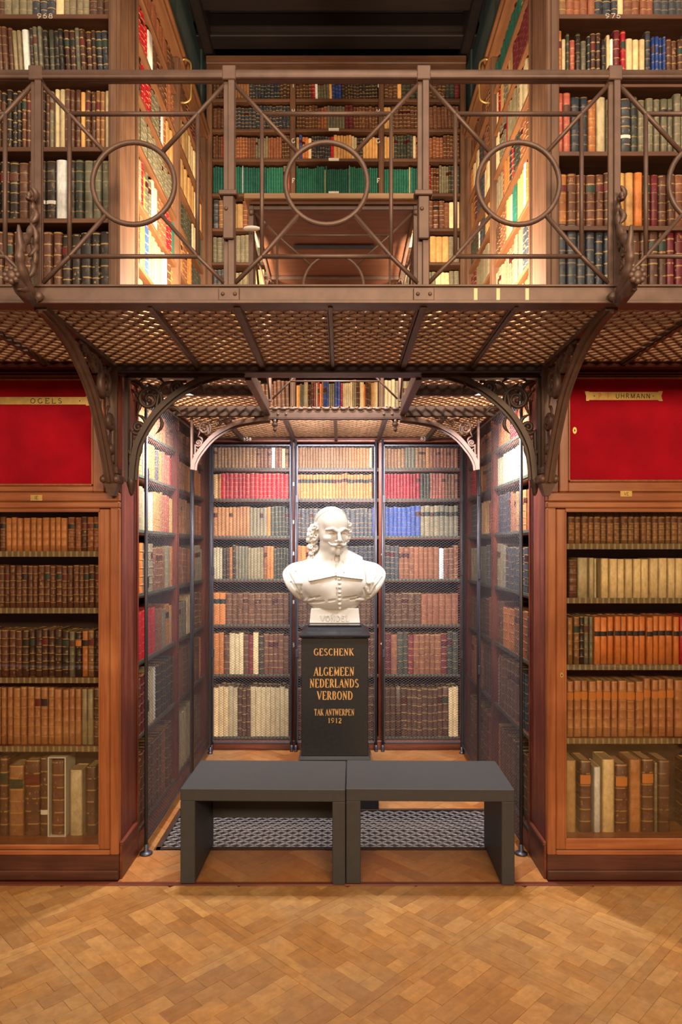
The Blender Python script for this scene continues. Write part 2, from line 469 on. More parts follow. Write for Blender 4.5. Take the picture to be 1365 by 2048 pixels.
def place(name, me, parent, mat):
    o = put(name, me, parent); o.matrix_basis = mat; return o
def basis(o, ex, ey, ez):
    m = Matrix.Identity(4)
    for k, v in enumerate((ex, ey, ez)):
        for r in range(3): m[r][k] = v[r]
    for r in range(3): m[r][3] = o[r]
    return m
FLAT = lambda x, y, z: basis((x, y, z), (1,0,0), (0,0,-1), (0,1,0))       # lattice lying in x-y

# ---------------------------------------------------------------- floor and parquet
fl = thing('floor', 'golden brown parquet floor of the library hall and alcove', 'floor', (0, 2.0, 0), kind='structure')
PIT = (-0.955, 0.885, 3.52, 4.06)
b = MB()
b.box(-9, 9, -2.6, 3.14, -.06, -.012)
b.box(-3.2, 3.2, 3.14, PIT[2], -.06, -.012); b.box(-3.2, PIT[0], PIT[2], PIT[3], -.06, -.012); b.box(PIT[1], 3.2, PIT[2], PIT[3], -.06, -.012)
b.box(-3.2, 3.2, PIT[3], 5.7, -.06, -.012)
b.build('subfloor', M['threshold'], fl)

def clip(poly, a, bb, c):            # keep a*x + b*y <= c
    out = []
    for k in range(len(poly)):
        p, q = poly[k], poly[(k+1) % len(poly)]
        dp, dq = a*p[0]+bb*p[1]-c, a*q[0]+bb*q[1]-c
        if dp <= 0: out.append(p)
        if (dp < 0 < dq) or (dq < 0 < dp):
            t = dp/(dp-dq); out.append((p[0]+(q[0]-p[0])*t, p[1]+(q[1]-p[1])*t))
    return out
def in_view(x, y, z, mx=0, my=0):
    if y < .3: return False
    px = 682.5 + F*x/y; py = 1097 - F*(z-HZ)/y
    return -mx < px < 1365+mx and -my < py < 2048+my

plank_cache = {}
mass = MB(); mass_t = []
n_plank = 0
def plank(cx, cy, L, Wd, ang, clips, mat, single):
    """one parquet plank, L x Wd, centre cx,cy, long axis at ang; clipped by half planes"""
    global n_plank
    ca, sa = math.cos(ang), math.sin(ang); g = .0005
    loc = [(-L/2+g, -Wd/2+g), (L/2-g, -Wd/2+g), (L/2-g, Wd/2-g), (-L/2+g, Wd/2-g)]
    w = [(cx+ca*x-sa*y, cy+sa*x+ca*y) for x, y in loc]
    poly = w; cut = False
    for (a, bb, c) in clips:
        np_ = clip(poly, a, bb, c)
        if len(np_) != len(poly) or any(abs(p[0]-q[0])+abs(p[1]-q[1]) > 1e-9 for p, q in zip(np_, poly)): cut = True
        poly = np_
        if len(poly) < 3: return
    ar = abs(sum(poly[k][0]*poly[k-1][1]-poly[k-1][0]*poly[k][1] for k in range(len(poly))))/2
    if ar < 2e-4: return
    dz = random.uniform(-.0006, .0006)
    if single:
        key = (round(L,4), round(Wd,4), mat.name)
        if not cut and key in plank_cache: me = plank_cache[key]
        else:
            q = [((x-cx)*ca+(y-cy)*sa, -(x-cx)*sa+(y-cy)*ca) for x, y in poly]
            pb = MB(); pb.prism(q, (0,0,-.012), (1,0,0), (0,1,0), (0,0,.012)); me = pb.mesh('plank', mat)
            if not cut: plank_cache[key] = me
        o = put('plank', me, fl)
        o.location = (cx, cy, dz); o.rotation_euler = (0, 0, ang)
        n_plank += 1
    else:
        n0 = len(mass.f); mass.prism(poly, (0,0,-.012+dz), (1,0,0), (0,1,0), (0,0,.012), 0 if mat is M['parquet'] else 1)
        t = random.random(); mass_t.extend([t]*(len(mass.f)-n0))

R2 = math.sqrt(.5); PI4 = math.pi/4
def uv(u, v): return ((u-v)*R2, (u+v)*R2)          # x, y
hall_clip = [(0, 1, 3.138)]
PITCH, U0, V0, BW = .575, 1.08-.0375, 1.0-.0375, .075
for iu in range(-5, 7):
    for iv in range(-5, 7):
        ub, vb = U0+iu*PITCH, V0+iv*PITCH           # lower corner: bands on u=ub..ub+BW and v=vb..vb+BW
        jobs = []
        for k in range(2):                          # band running along v
            for q in range(2):
                jobs.append((ub+BW*(k+.5)/2, vb+BW+(PITCH-BW)*(q+.5)/2, (PITCH-BW)/2, BW/2, 3*PI4))
        for k in range(2):
            for q in range(2):
                jobs.append((ub+(PITCH)*(q+.5)/2, vb+BW*(k+.5)/2, PITCH/2, BW/2, PI4))
        S = PITCH-BW; alt = (iu+iv) % 2
        rows = 7; rw = S/rows; Lb = S/4
        for r_ in range(rows):
            off = (r_ % 2)*Lb/2
            cuts = [0.0] + [x for x in np.arange(off if off else Lb, S-1e-6, Lb)] + [S]
            for a0, a1 in zip(cuts[:-1], cuts[1:]):
                if a1-a0 < .01: continue
                if random.random() < .0: continue
                ca_, cb_ = (a0+a1)/2, (r_+.5)*rw
                if alt: jobs.append((ub+BW+ca_, vb+BW+cb_, a1-a0, rw, PI4))
                else: jobs.append((ub+BW+cb_, vb+BW+ca_, a1-a0, rw, 3*PI4))
        for (u, v, L, Wd, an) in jobs:
            x, y = uv(u, v)
            if y > 3.3 or y < .2 or abs(x) > 2.6: continue
            plank(x, y, L, Wd, an, hall_clip, M['parquet'], in_view(x, y, 0, -8, -8) and y < 3.16)
# herringbone in the alcove
hl, hw = .30, .075
for reg, (x0, x1, y0, y1) in enumerate(((XL, XR, 3.172, PIT[2]-.012), (XL, XR, PIT[3]+.012, 5.30), (XL, PIT[0]-.01, PIT[2]-.012, PIT[3]+.012), (PIT[1]+.01, XR, PIT[2]-.012, PIT[3]+.012))):
    cl = [(1,0,x1), (-1,0,-x0), (0,1,y1), (0,-1,-y0)]
    for k_ in range(-60, 90):
        for m_ in range(-14, 15):
            for typ in (0, 1):
                cu, cv = k_*hw + m_*hl, k_*hw - m_*hl
                if typ == 0: cu, cv, an = cu + hl/2, cv + hw/2, PI4
                else: cu, cv, an = cu + hw/2, cv + hw + hl/2, 3*PI4
                x, y = uv(cu + 1.9, cv + 1.9)
                if x0-.2 < x < x1+.2 and y0-.2 < y < y1+.2:
                    plank(x, y, hl, hw, an, cl, M['herring'], reg == 0)
me = mass.mesh('plank_field', [M['parquet'], M['herring']])
at = me.attributes.new('tint', 'FLOAT', 'FACE'); at.data.foreach_set('value', mass_t)
pf = put('plank_field', me, fl); pf['kind'] = 'stuff'
b = MB(); b.bbox(-3.2, 3.2, 3.14, 3.170, -.012, .004, .002)
tag(b.build('trim_1', M['threshold']), 'dark red wooden threshold strip between hall parquet and alcove', 'threshold', kind='structure')

# floor grate in the alcove
g = thing('floor_grate', 'grey iron ventilation grate set in the alcove floor under the benches', 'grate', ((PIT[0]+PIT[1])/2, 3.8, -.01))
b = MB(); x0, x1, y0, y1 = PIT
for q in ((x0, x1, y0, y0+.022), (x0, x1, y1-.022, y1), (x0, x0+.022, y0, y1), (x1-.022, x1, y0, y1)): b.box(*q, -.02, .003)
b.build('rim', M['iron_dark_shaded'], g)
b = MB(); b.box(x0-.01, x1+.01, y0-.01, y1+.01, -.16, -.13); b.build('pit_tray', M['dark_pit'], g)
o = place('grating', lattice_mesh('grating', x1-x0-.04, y1-y0-.04, .064, .062, .0085, .012, M['floor_grate'], .05, 4), g, FLAT(x0+.02, y0+.02, -.006)); o['kind'] = 'stuff'

# ---------------------------------------------------------------- stroke lettering
A_ = lambda cx, cy, rx, ry, a0, a1, w: ('A', cx, cy, rx, ry, a0, a1, w)
L_ = lambda x0, y0, x1, y1, w: ('L', x0, y0, x1, y1, w)
TK, TN = 1.0, .42
GL = {   # strokes, serif marks (x, y, half width), advance
 'A': ([L_(.40,1,.08,0,TN), L_(.40,1,.72,0,TK), L_(.2,.34,.6,.34,TN)], [(.08,0,.12),(.72,0,.14)], .80),
 'B': ([L_(.16,0,.16,1,TK), A_(.36,.76,.2,.24,-90,90,TK), A_(.38,.26,.24,.26,-90,90,TK), L_(.1,1,.38,1,TN), L_(.16,.51,.38,.51,TN), L_(.1,0,.40,0,TN)], [(.16,0,.1),(.16,1,.1)], .74),
 'C': ([A_(.42,.5,.36,.5,50,310,TK)], [(.66,.88,.05)], .78),
 'D': ([L_(.16,0,.16,1,TK), A_(.34,.5,.40,.5,-90,90,TK), L_(.08,1,.36,1,TN), L_(.08,0,.36,0,TN)], [], .84),
 'E': ([L_(.16,0,.16,1,TK), L_(.06,1,.62,1,TN), L_(.16,.52,.5,.52,TN), L_(.06,0,.66,0,TN), L_(.62,1,.62,.8,TN), L_(.66,0,.66,.2,TN)], [], .72),
 'F': ([L_(.16,0,.16,1,TK), L_(.06,1,.62,1,TN), L_(.16,.5,.5,.5,TN), L_(.62,1,.62,.8,TN)], [(.16,0,.14)], .66),
 'G': ([A_(.42,.5,.36,.5,50,318,TK), L_(.70,.04,.70,.42,TK)], [(.70,.42,.14),(.66,.88,.05)], .84),
 'H': ([L_(.16,0,.16,1,TK), L_(.68,0,.68,1,TK), L_(.16,.52,.68,.52,TN)], [(.16,0,.14),(.16,1,.14),(.68,0,.14),(.68,1,.14)], .84),
 'I': ([L_(.18,0,.18,1,TK)], [(.18,0,.14),(.18,1,.14)], .36),
 'K': ([L_(.16,0,.16,1,TK), L_(.2,.44,.62,1,TN), L_(.32,.58,.70,0,TK)], [(.16,0,.14),(.16,1,.14),(.62,1,.13),(.70,0,.13)], .80),
 'L': ([L_(.16,0,.16,1,TK), L_(.06,0,.62,0,TN), L_(.62,0,.62,.22,TN)], [(.16,1,.14)], .68),
 'M': ([L_(.14,0,.14,1,TN), L_(.14,1,.46,.08,TK), L_(.46,.08,.80,1,TN), L_(.80,0,.80,1,TK)], [(.14,0,.12),(.80,0,.14),(.14,1,.1),(.80,1,.1)], .96),
 'N': ([L_(.14,0,.14,1,TN), L_(.14,1,.68,0,TK), L_(.68,0,.68,1,TN)], [(.14,0,.12),(.14,1,.1),(.68,1,.12)], .82),
 'O': ([A_(.42,.5,.36,.5,0,360,TK)], [], .84),
 'P': ([L_(.16,0,.16,1,TK), A_(.36,.74,.24,.26,-90,90,TK), L_(.08,1,.38,1,TN), L_(.16,.48,.38,.48,TN)], [(.16,0,.14)], .68),
 'R': ([L_(.16,0,.16,1,TK), A_(.36,.75,.22,.25,-90,90,TK), L_(.08,1,.38,1,TN), L_(.16,.5,.38,.5,TN), L_(.36,.5,.70,0,TK)], [(.16,0,.14),(.70,0,.10)], .78),
 'S': ([A_(.34,.75,.24,.25,30,270,TK), A_(.34,.25,.26,.25,-150,90,TK)], [(.56,.9,.04),(.1,.1,.04)], .68),
 'T': ([L_(.36,0,.36,1,TK), L_(.06,1,.66,1,TN), L_(.06,1,.06,.8,TN), L_(.66,1,.66,.8,TN)], [(.36,0,.14)], .72),
 'U': ([L_(.14,1,.14,.3,TK), A_(.41,.3,.27,.3,180,360,TK), L_(.68,1,.68,.3,TN)], [(.14,1,.13),(.68,1,.12)], .82),
 'V': ([L_(.06,1,.40,0,TK), L_(.72,1,.40,0,TN)], [(.06,1,.13),(.72,1,.12)], .78),
 'W': ([L_(.04,1,.28,0,TK), L_(.28,0,.50,1,TN), L_(.50,1,.74,0,TK), L_(.74,0,.98,1,TN)], [(.04,1,.12),(.98,1,.11)], 1.02),
 '1': ([L_(.26,0,.26,1,TK), L_(.1,.86,.26,1,TN)], [(.26,0,.14)], .48),
 '2': ([A_(.32,.73,.22,.27,-20,170,TK), L_(.52,.62,.1,.02,TK), L_(.08,.0,.56,0,TK)], [], .64),
 '5': ([L_(.5,1,.16,1,TK), L_(.16,1,.13,.56,TN), A_(.3,.31,.24,.31,-150,110,TK)], [], .64),
 '6': ([A_(.32,.3,.24,.30,0,360,TK), A_(.54,.30,.46,.70,100,180,TK)], [], .66),
 '7': ([L_(.08,1,.58,1,TK), L_(.58,1,.24,0,TK)], [], .62),
 '8': ([A_(.32,.74,.2,.24,0,360,TK), A_(.32,.25,.25,.26,0,360,TK)], [], .66),
 '9': ([A_(.32,.7,.24,.30,0,360,TK), A_(.10,.70,.46,.70,-80,0,TK)], [], .66),
 '.': ([L_(.1,0,.1,.14,TK)], [], .24), ' ': ([], [], .34),
}
def text_width(t, h, gap=.06): return sum((GL[c][2]+gap)*h for c in t) - gap*h
def text_mesh(mb, t, o, ex, ey, ez, h, w=.15, serif=True, sx=1.0, gap=.06, dep=.0015):
    """letters of cap height h centred on o; ex reading direction, ey up, ez outward"""
    o, ex, ey, ez = Vector(o), Vector(ex), Vector(ey), Vector(ez)
    x = -text_width(t, h, gap)*sx/2
    for ch in t:
        st, se, adv = GL[ch]
        def P(a, b): return o + ex*(x + a*h*sx) + ey*(b*h - h/2)
        def quad(p, q, wd):
            d = (q-p)
            if d.length < 1e-9: return
            n = ez.cross(d).normalized()*wd*h/2
            vs = [p-n, q-n, q+n, p+n]; vs += [v + ez*dep for v in vs]
            mb.add(vs, [(4,5,6,7),(0,1,5,4),(1,2,6,5),(2,3,7,6),(3,0,4,7)])
        for s in st:
            if s[0] == 'L':
                a, b_ = P(s[1], s[2]), P(s[3], s[4]); wd = w*(s[5] if serif else .85)
                quad(a, b_, wd)
            else:
                _, cx, cy, rx, ry, a0, a1, k = s; n = max(6, int(abs(a1-a0)/18))
                prev = None
                for i in range(n+1):
                    an = math.radians(a0+(a1-a0)*i/n); wd = w*((TN+(TK-TN)*abs(math.cos(an))) if serif else .85)
                    ins = wd/2*0.9
                    p = P(cx+(rx-ins*.5)*math.cos(an), cy+(ry-ins*.5)*math.sin(an))
                    if prev is not None:
                        e = (p-prev)*.08; quad(prev-e, p+e, wd)
                    prev = p
        if serif:
            for (sxp, sy, hw_) in se: quad(P(sxp-hw_, sy), P(sxp+hw_, sy), w*.40)
        x += (adv+gap)*h*sx
    return mb

# ---------------------------------------------------------------- bookcases
class Fr:      # frame of a bookcase: s along the face (left to right for someone facing it), d inward, z up
    def __init__(s, o, ux, n): s.o = Vector(o); s.ux = Vector(ux); s.n = Vector(n)
    def P(s, a, d, z): p = s.o + s.ux*a - s.n*d; return (p.x, p.y, z)
    def box(s, mb, a0, a1, d0, d1, z0, z1, bev=0.0, m=0):
        p, q = s.P(a0, d0, z0), s.P(a1, d1, z1)
        (mb.bbox(p[0], q[0], p[1], q[1], z0, z1, bev, m) if bev else mb.box(p[0], q[0], p[1], q[1], z0, z1, m))
FRONT = lambda x, y: Fr((x, y, 0), (1,0,0), (0,-1,0))
LEFT = lambda x, y: Fr((x, y, 0), (0,1,0), (1,0,0))         # case on the left wall, facing +x
RIGHT = lambda x, y: Fr((x, y, 0), (0,-1,0), (-1,0,0))

def bookcase(name, label, fr, W_, z0, z1, ups, cols, depth=.26, wood_='mahogany', wx_='mahogany_x', trim=None, up_w=.042, ends=(True, True), top=.05, plinth=0.0, sh_t=.022):
    """ups: centres of the uprights between columns; cols: per column list of shelf heights (top faces)"""
    c = fr.P(W_/2, depth/2, z0)
    t = thing(name, label, 'bookcase', c)
    b = MB(); fr.box(b, 0, W_, depth-.012, depth, z0, z1); b.build('back_panel', M['back'], t)
    edges = [0.0] + list(ups) + [W_]
    for k, e in enumerate(edges):
        if k == 0: a0, a1 = 0, up_w
        elif k == len(edges)-1: a0, a1 = W_-up_w, W_
        else: a0, a1 = e-up_w/2, e+up_w/2
        if (k == 0 and not ends[0]) or (k == len(edges)-1 and not ends[1]): continue
        b = MB(); fr.box(b, a0, a1, 0, depth-.012, z0, z1, .004)
        fr.box(b, a0+.010, a1-.010, -.006, 0, z0, z1, .003)                 # bead on the face
        b.build('upright', M[wood_], t)
    for k, zs in enumerate(cols):
        a0 = edges[k] + (up_w if k == 0 else up_w/2); a1 = edges[k+1] - (up_w if k == len(edges)-2 else up_w/2)
        for z in zs:
            b = MB(); fr.box(b, a0, a1, .012, depth-.012, z-sh_t, z, .002)
            so = b.build('shelf', M[wx_], t)
            if trim:
                b = MB(); fr.box(b, a0, a1, .007, .0115, z-.010, z+.005); b.build('shelf_trim', M[trim], so)
    if top:
        b = MB(); fr.box(b, 0, W_, -.015, depth, z1, z1+top, .006); fr.box(b, 0, W_, -.030, .02, z1+top*.55, z1+top, .006)
        b.build('cornice', M[wx_], t)
    if plinth:
        b = MB(); fr.box(b, 0, W_, -.012, depth, 0, plinth, .004); b.build('plinth', M[wx_], t)
    return t

BACK_Z = [.092, .574, .960, 1.312, 1.644, 1.933, 2.169]
frB = FRONT(XL, YB); WB = XR-XL
upB = [wx(586, YB)-XL, wx(763, YB)-XL]
low_back = bookcase('bookcase', 'wide bookcase behind the bust, three caged columns, at the rear of the alcove', frB, WB, 0.0, 2.37, upB, [BACK_Z]*3, trim='trim_green', top=.03, plinth=.07)
YS = 3.458; frLl = LEFT(XL, YS); YE = YB-.008; WS = YE-YS; US = 4.35-YS
frLr = RIGHT(XR, YE)
low_left = bookcase('bookcase', 'caged bookcase along the left side of the alcove below the gallery', frLl, WS, 0.0, 2.37, [US], [BACK_Z]*2, trim='trim_green', top=.03, plinth=.075)
low_right = bookcase('bookcase', 'caged bookcase along the right side of the alcove below the gallery', frLr, WS, 0.0, 2.37, [WS-US], [BACK_Z]*2, trim='trim_green', top=.03, plinth=.075)
def letters(parent, txt, o, ex, ey, ez, h, mat, w=.15, serif=False, sx=1.0, gap=.06, name='lettering', dep=.0012):
    b = MB(); text_mesh(b, txt, o, ex, ey, ez, h, w, serif, sx, gap, dep); return b.build(name, M[mat], parent)
EX, EZ, TOCAM = (1,0,0), (0,0,1), (0,-1,0)
letters(low_back, '858', (wx(495, 5.24), 5.239, wz(878, 5.24)), EX, EZ, TOCAM, .022, 'paper_w', sx=1.5)
letters(low_back, '857', (wx(850, 5.24), 5.239, wz(877, 5.24)), EX, EZ, TOCAM, .022, 'paper_w', sx=1.5)
for px, py in ((587, 1044), (587, 1107), (587, 1204), (587, 968)):
    b = MB(); x, z = wx(px, 5.26), wz(py, 5.26); b.box(x-.010, x+.008, 5.2625, 5.264, z-.014, z+.014); b.build('shelf_mark', M['paper_w'], low_back)
letters(low_back, 'B', (wx(587, 5.26), 5.264, wz(1290, 5.26)), EX, EZ, TOCAM, .03, 'paper_w', w=.2)
for px, py in ((765, 1109), (764, 1288)):
    b = MB(); b.ball((wx(px, 5.26), 5.262, wz(py, 5.26)), (.009, .004, .009)); b.build('shelf_mark', M['paper_w'], low_back)

# upper storey
UBZ = [2.58, 2.91, 3.25, 3.51, 3.767, 4.03, 4.30, 4.57, 4.80, 5.033]
up_back = bookcase('bookcase', 'tall rear bookcase on the gallery behind the boarded opening', frB, WB, 2.44, 5.20, upB, [UBZ]*3, wood_='oak', wx_='oak_x', top=.14)
USZ = [2.46, 2.74, 3.04, 3.37, 3.67, 3.93, 4.21, 4.48]
up_left = bookcase('bookcase', 'brightly lit bookcase along the left side of the gallery recess', LEFT(XL, 3.46), YE-3.46, 2.44, 4.70, [.93], [USZ]*2, wood_='oak', wx_='oak_y', top=.07)
up_right = bookcase('bookcase', 'brightly lit bookcase along the right side of the gallery recess', RIGHT(XR, YE), YE-3.46, 2.44, 4.70, [YE-3.46-.93], [USZ]*2, wood_='oak', wx_='oak_y', top=.07)
for (pxl, code) in ((587, 'IHGF'), (757, 'IHGF')):
    for py, ch in zip((170, 222, 281, 361), code):
        letters(up_back, ch, (wx(pxl, 5.26), 5.2635, wz(py, 5.26)), EX, EZ, TOCAM, .034, 'paper_w', w=.2)
for px, py in ((668, 317), (668, 384), (668, 257)):
    b = MB(); x, z = wx(px, 5.27), wz(py, 5.27); b.box(x-.04, x+.04, 5.279, 5.281, z-.012, z+.010); b.build('shelf_mark', M['paper_w'], up_back)
UFL = [2.46, 2.745, 3.12, 3.459, 3.79, 4.09, 4.38]
UFR = [2.46, 2.745, 3.084, 3.438, 3.765, 4.09, 4.38]
frUL = FRONT(-2.60, Y0+.03); WUL = XL-(-2.60)
frUR = FRONT(XR, Y0+.03); WUR = 2.55-XR
up_fl = bookcase('bookcase', 'gallery bookcase facing the hall, left of the recess, numbered 968', frUL, WUL, 2.44, 4.62, [], [UFL], depth=.226, wood_='oak', wx_='oak_x', ends=(True, False), top=.05)
up_fr = bookcase('bookcase', 'gallery bookcase facing the hall, right of the recess, numbered 976', frUR, WUR, 2.44, 4.62, [], [UFR], depth=.226, wood_='oak', wx_='oak_x', ends=(False, True), top=.05)
letters(up_fl, '968', (wx(90, 3.24), 3.241, 4.079), EX, EZ, TOCAM, .022, 'paper_w', sx=1.7)
letters(up_fr, '976', (wx(1227, 3.24), 3.241, 4.079), EX, EZ, TOCAM, .022, 'paper_w', sx=1.7)
# end posts of the gallery cases (deep faces turned to the recess)
for t, x0, x1, nm in ((up_fl, XL-.055, XL, 0), (up_fr, XR, XR+.062, 1)):
    b = MB(); b.bbox(x0, x1, Y0+.005, 3.46, 2.44, 4.66, .006); b.build('end_post', M['oak'], t)
    b = MB(); xs = x0+.012 if nm == 0 else x0+.02
    b.bbox(xs, xs+.030, Y0-.004, Y0+.005, 2.44, 4.66, .003); b.build('bead', M['oak'], t)

# lower end panels beside the alcove (pillars)
for nm, x0, x1, lab in (('left', XL-.05, XL, 'worn dark red wooden pillar beside the left glass bookcase'), ('right', XR, XR+.05, 'worn dark red wooden pillar beside the right glass bookcase')):
    t = thing('pillar', lab, 'pillar', ((x0+x1)/2, 3.3, 0), kind='structure')
    b = MB(); b.bbox(x0, x1, Y0+.034, 3.456, 0, 2.37, .005); b.build('shaft', M['mahogany'], t)
    b = MB(); e = XL if nm == 'left' else XR; sg = 1 if nm == 'left' else -1
    b.bbox(e, e+sg*.012, Y0+.002, 3.456, 0, .155, .003); b.build('skirting', M['mahogany_y'], t)
    b = MB(); b.bbox(e, e+sg*.018, Y0+.002, 3.456, .155, .175, .003); b.build('skirting_cap', M['mahogany_y'], t)

# glass bookcases and velvet cupboards
def glass_case(side):
    L = side == 'left'
    xi = XL-.001 if L else XR+.001           # inner (pillar) edge
    xo = -2.62 if L else 2.57
    sg = -1 if L else 1; xd = xi+sg*.052
    lab = 'glazed wooden bookcase of old leather books, %s of the alcove' % side
    t = thing('glass_bookcase', lab, 'bookcase', ((xi+xo)/2, 3.36, 0))
    zf = .148 if L else .178
    zt = 1.73
    gx = wx(199, Y0) if L else wx(1132, Y0)  # inner edge of the glass
    b = MB(); b.bbox(xi, xo, Y0, Y0+.032, 0, .115, .004); b.box(xd, xo, Y0+.032, 3.454, 0, .11); b.bbox(xi, xo, Y0-.014, Y0, 0, .045, .004); b.build('plinth', M['plinth'], t)
    b = MB(); b.bbox(xd, xd+sg*.012, Y0+.034, 3.454,   .115, 1.808, .003); b.build('side_panel', M['mahogany'], t)
    b = MB(); b.box(xd, xo, 3.444, 3.454,   .115, 1.808); b.build('back_panel', M['back'], t)
    b = MB(); b.bbox(xd+sg*.012, xo, Y0+.035, 3.444, zf-.03, zf, .003); b.build('case_floor', M['honey_x'], t)
    b = MB(); b.bbox(xi, xo, Y0-.012, Y0+.032, wz(1003, Y0), wz(985, Y0), .006); b.box(xd, xo, Y0+.032, 3.454, wz(1003, Y0), wz(987, Y0)); b.bbox(xi, xo, Y0-.004, Y0+.032, wz(1016, Y0), wz(1003, Y0), .005); b.build('top_rail', M['honey_x'], t)
    # outer frame of the case
    zb0, zb1 = .115, wz(1700 if L else 1690, Y0)
    b = MB(); b.bbox(xi, xi+sg*.042, Y0-.006, Y0+.03, zb0, wz(1016, Y0), .005); b.build('stile', M['honey'], t)
    b = MB(); b.bbox(xi+sg*.042, xo, Y0-.006, Y0+.03, zb0, zb0+.022, .004); b.build('bottom_rail', M['honey_x'], t)
    # door
    b = MB(); b.bbox(xi+sg*.044, xo, Y0, Y0+.022, zb0+.024, zt+.035, .004)
    d = MB()
    x_in = gx
    d.bbox(xi+sg*.044, x_in, Y0, Y0+.024, zb0+.024, wz(1018, Y0), .004)
    dd = d.build('door', M['honey'], t)
    d = MB(); d.bbox(x_in, xo, Y0+.001, Y0+.023, wz(1024, Y0), wz(1016, Y0)-.001, .003); d.build('door_rail', M['honey_x'], dd)
    d = MB(); d.bbox(x_in, xo, Y0+.001, Y0+.023, zb0+.024, zf+.012, .003); d.build('door_rail', M['honey_x'], dd)
    d = MB(); d.bbox(x_in-sg*.004, x_in+sg*.004, Y0-.004, Y0+.004, zf+.012, wz(1024, Y0), .002); d.build('glazing_bead', M['honey'], dd)
    d = MB(); d.box(x_in, xo, Y0+.010, Y0+.013, zf+.012, wz(1024, Y0)); d.build('glass_pane', M['glass'], dd)
    if not L:
        d = MB(); kx, kz = wx(1124, Y0), wz(1350, Y0)
        d.prism([(.008*math.cos(a), .013*math.sin(a)) for a in np.linspace(0, 2*math.pi, 13)[:-1]], (kx, Y0-.0005, kz), EX, EZ, (0,-.002,0)); d.build('keyhole_plate', M['brass'], dd)
        d = MB(); d.prism([(.003*math.cos(a), .0045*math.sin(a)-.001) for a in np.linspace(0, 2*math.pi, 9)[:-1]], (kx, Y0-.0025, kz), EX, EZ, (0,-.0008,0)); d.build('keyhole', M['dark_pit'], dd)
    px, py = (73, 996) if L else (1253, 988)
    d = MB(); d.bbox(wx(px-12, Y0-.012), wx(px+12, Y0-.012), Y0-.0145, Y0-.012, wz(py+6, Y0), wz(py-6, Y0), .001); pl = d.build('number_plate', M['brass'], t)
    letters(pl, 'VE' if not L else 'IE', (wx(px, Y0-.012), Y0-.0146, wz(py, Y0)), EX, EZ, TOCAM, .014, 'ink', w=.14, dep=.0008)
    shelves = [wz(1105,3.25), wz(1218,3.25), wz(1357,3.25), wz(1494,3.25)] if L else [wz(1090,3.25), wz(1198,3.25), wz(1331,3.25), wz(1478,3.25)]
    for z in shelves:
        b = MB(); b.bbox(xd+sg*.012, xo, Y0+.045, 3.444, z-.02, z, .002); so = b.build('shelf', M['mahogany_x'], t)
        b = MB(); b.box(xd+sg*.012, xo, Y0+.0405, Y0+.0445, z-.02, z+.006); b.build('shelf_trim', M['trim_tan'], so)
    # velvet cupboard standing on it
    u = thing('velvet_cupboard', ('red velvet lined cupboard door with brass scroll plate, upper %s' % side), 'cupboard', ((xi+xo)/2, 3.36, wz(985, Y0)))
    yc = Y0+.02
    zb, ztop = wz(984, Y0), wz(741, Y0)
    ex_i = wx(210, yc) if L else wx(1118, yc)          # outer edge of cupboard frame
    vx = wx(188, yc) if L else wx(1136, yc)
    vz0, vz1 = (wz(972, yc), wz(757, yc)) if L else (wz(964, yc), wz(754, yc))
    b = MB(); b.box(ex_i, xo, yc+.02, 3.454, zb+.001, ztop); b.build('body', M['mahogany'], u)
    b = MB(); b.bbox(ex_i, vx+sg*.004, yc-.008, yc+.02, zb+.001, ztop, .005); df = b.build('door_frame', M['honey'], u)
    b = MB(); b.bbox(vx, xo, yc-.008, yc+.02, vz1, ztop, .005); b.build('frame_rail', M['honey_x'], df)
    b = MB(); b.bbox(vx, xo, yc-.008, yc+.02, zb+.001, vz0, .005); b.build('frame_rail', M['honey_x'], df)
    b = MB(); b.bbox(vx, vx+sg*.010, yc-.012, yc+.01, vz0, vz1, .003); b.bbox(vx, xo, yc-.012, yc+.01, vz0, vz0+.010, .003); b.bbox(vx, xo, yc-.012, yc+.01, vz1-.010, vz1, .003); b.build('moulding', M['honey'], df)
    b = MB(); b.box(vx+sg*.004, xo, yc+.006, yc+.012, vz0+.004, vz1-.004); b.build('velvet_panel', M['velvet'], u)
    # brass scroll plate with forked ends
    if L: p0, p1, pz0, pz1 = -60, 181, 811, 793
    else: p0, p1, pz0, pz1 = 1170, 1326, 802, 783
    yp = yc+.004
    X0_, X1_ = wx(p0, yp), wx(p1, yp); Z0_, Z1_ = wz(pz0, yp), wz(pz1, yp); hz = (Z1_-Z0_)
    poly = [(X0_+.006, Z0_), (X0_+.02, Z0_), (X0_+.021, Z0_+.004), (X1_-.021, Z0_+.004), (X1_-.02, Z0_-.001), (X1_, Z0_-.001), (X1_-.007, Z0_+hz*.5), (X1_, Z1_+.001), (X1_-.02, Z1_+.001), (X1_-.021, Z1_-.003), (X0_+.021, Z1_-.003), (X0_+.02, Z1_), (X0_, Z1_), (X0_+.006, Z0_+hz*.5)]
    b = MB(); b.prism(poly, (0, yp, 0), EX, EZ, (0,-.003,0)); pl = b.build('name_plate', M['brass'], u)
    zc_ = (Z0_+Z1_)/2
    if L:
        letters(pl, 'OGELS', (wx(93, yp), yp-.0031, zc_), EX, EZ, TOCAM, .023, 'ink', w=.15, sx=1.35, gap=.28)
        b = MB(); b.ball((wx(160, yp), yp-.003, zc_), (.003,.002,.003)); b.build('nail', M['ink'], pl)
    else:
        letters(pl, 'P. F', (wx(1209, yp), yp-.0031, zc_), EX, EZ, TOCAM, .024, 'red_neon', w=.15, sx=1.0, gap=.16)
        letters(pl, 'UHRMANN', (wx(1266, yp), yp-.0031, zc_), EX, EZ, TOCAM, .022, 'ink', w=.15, sx=1.12, gap=.14)
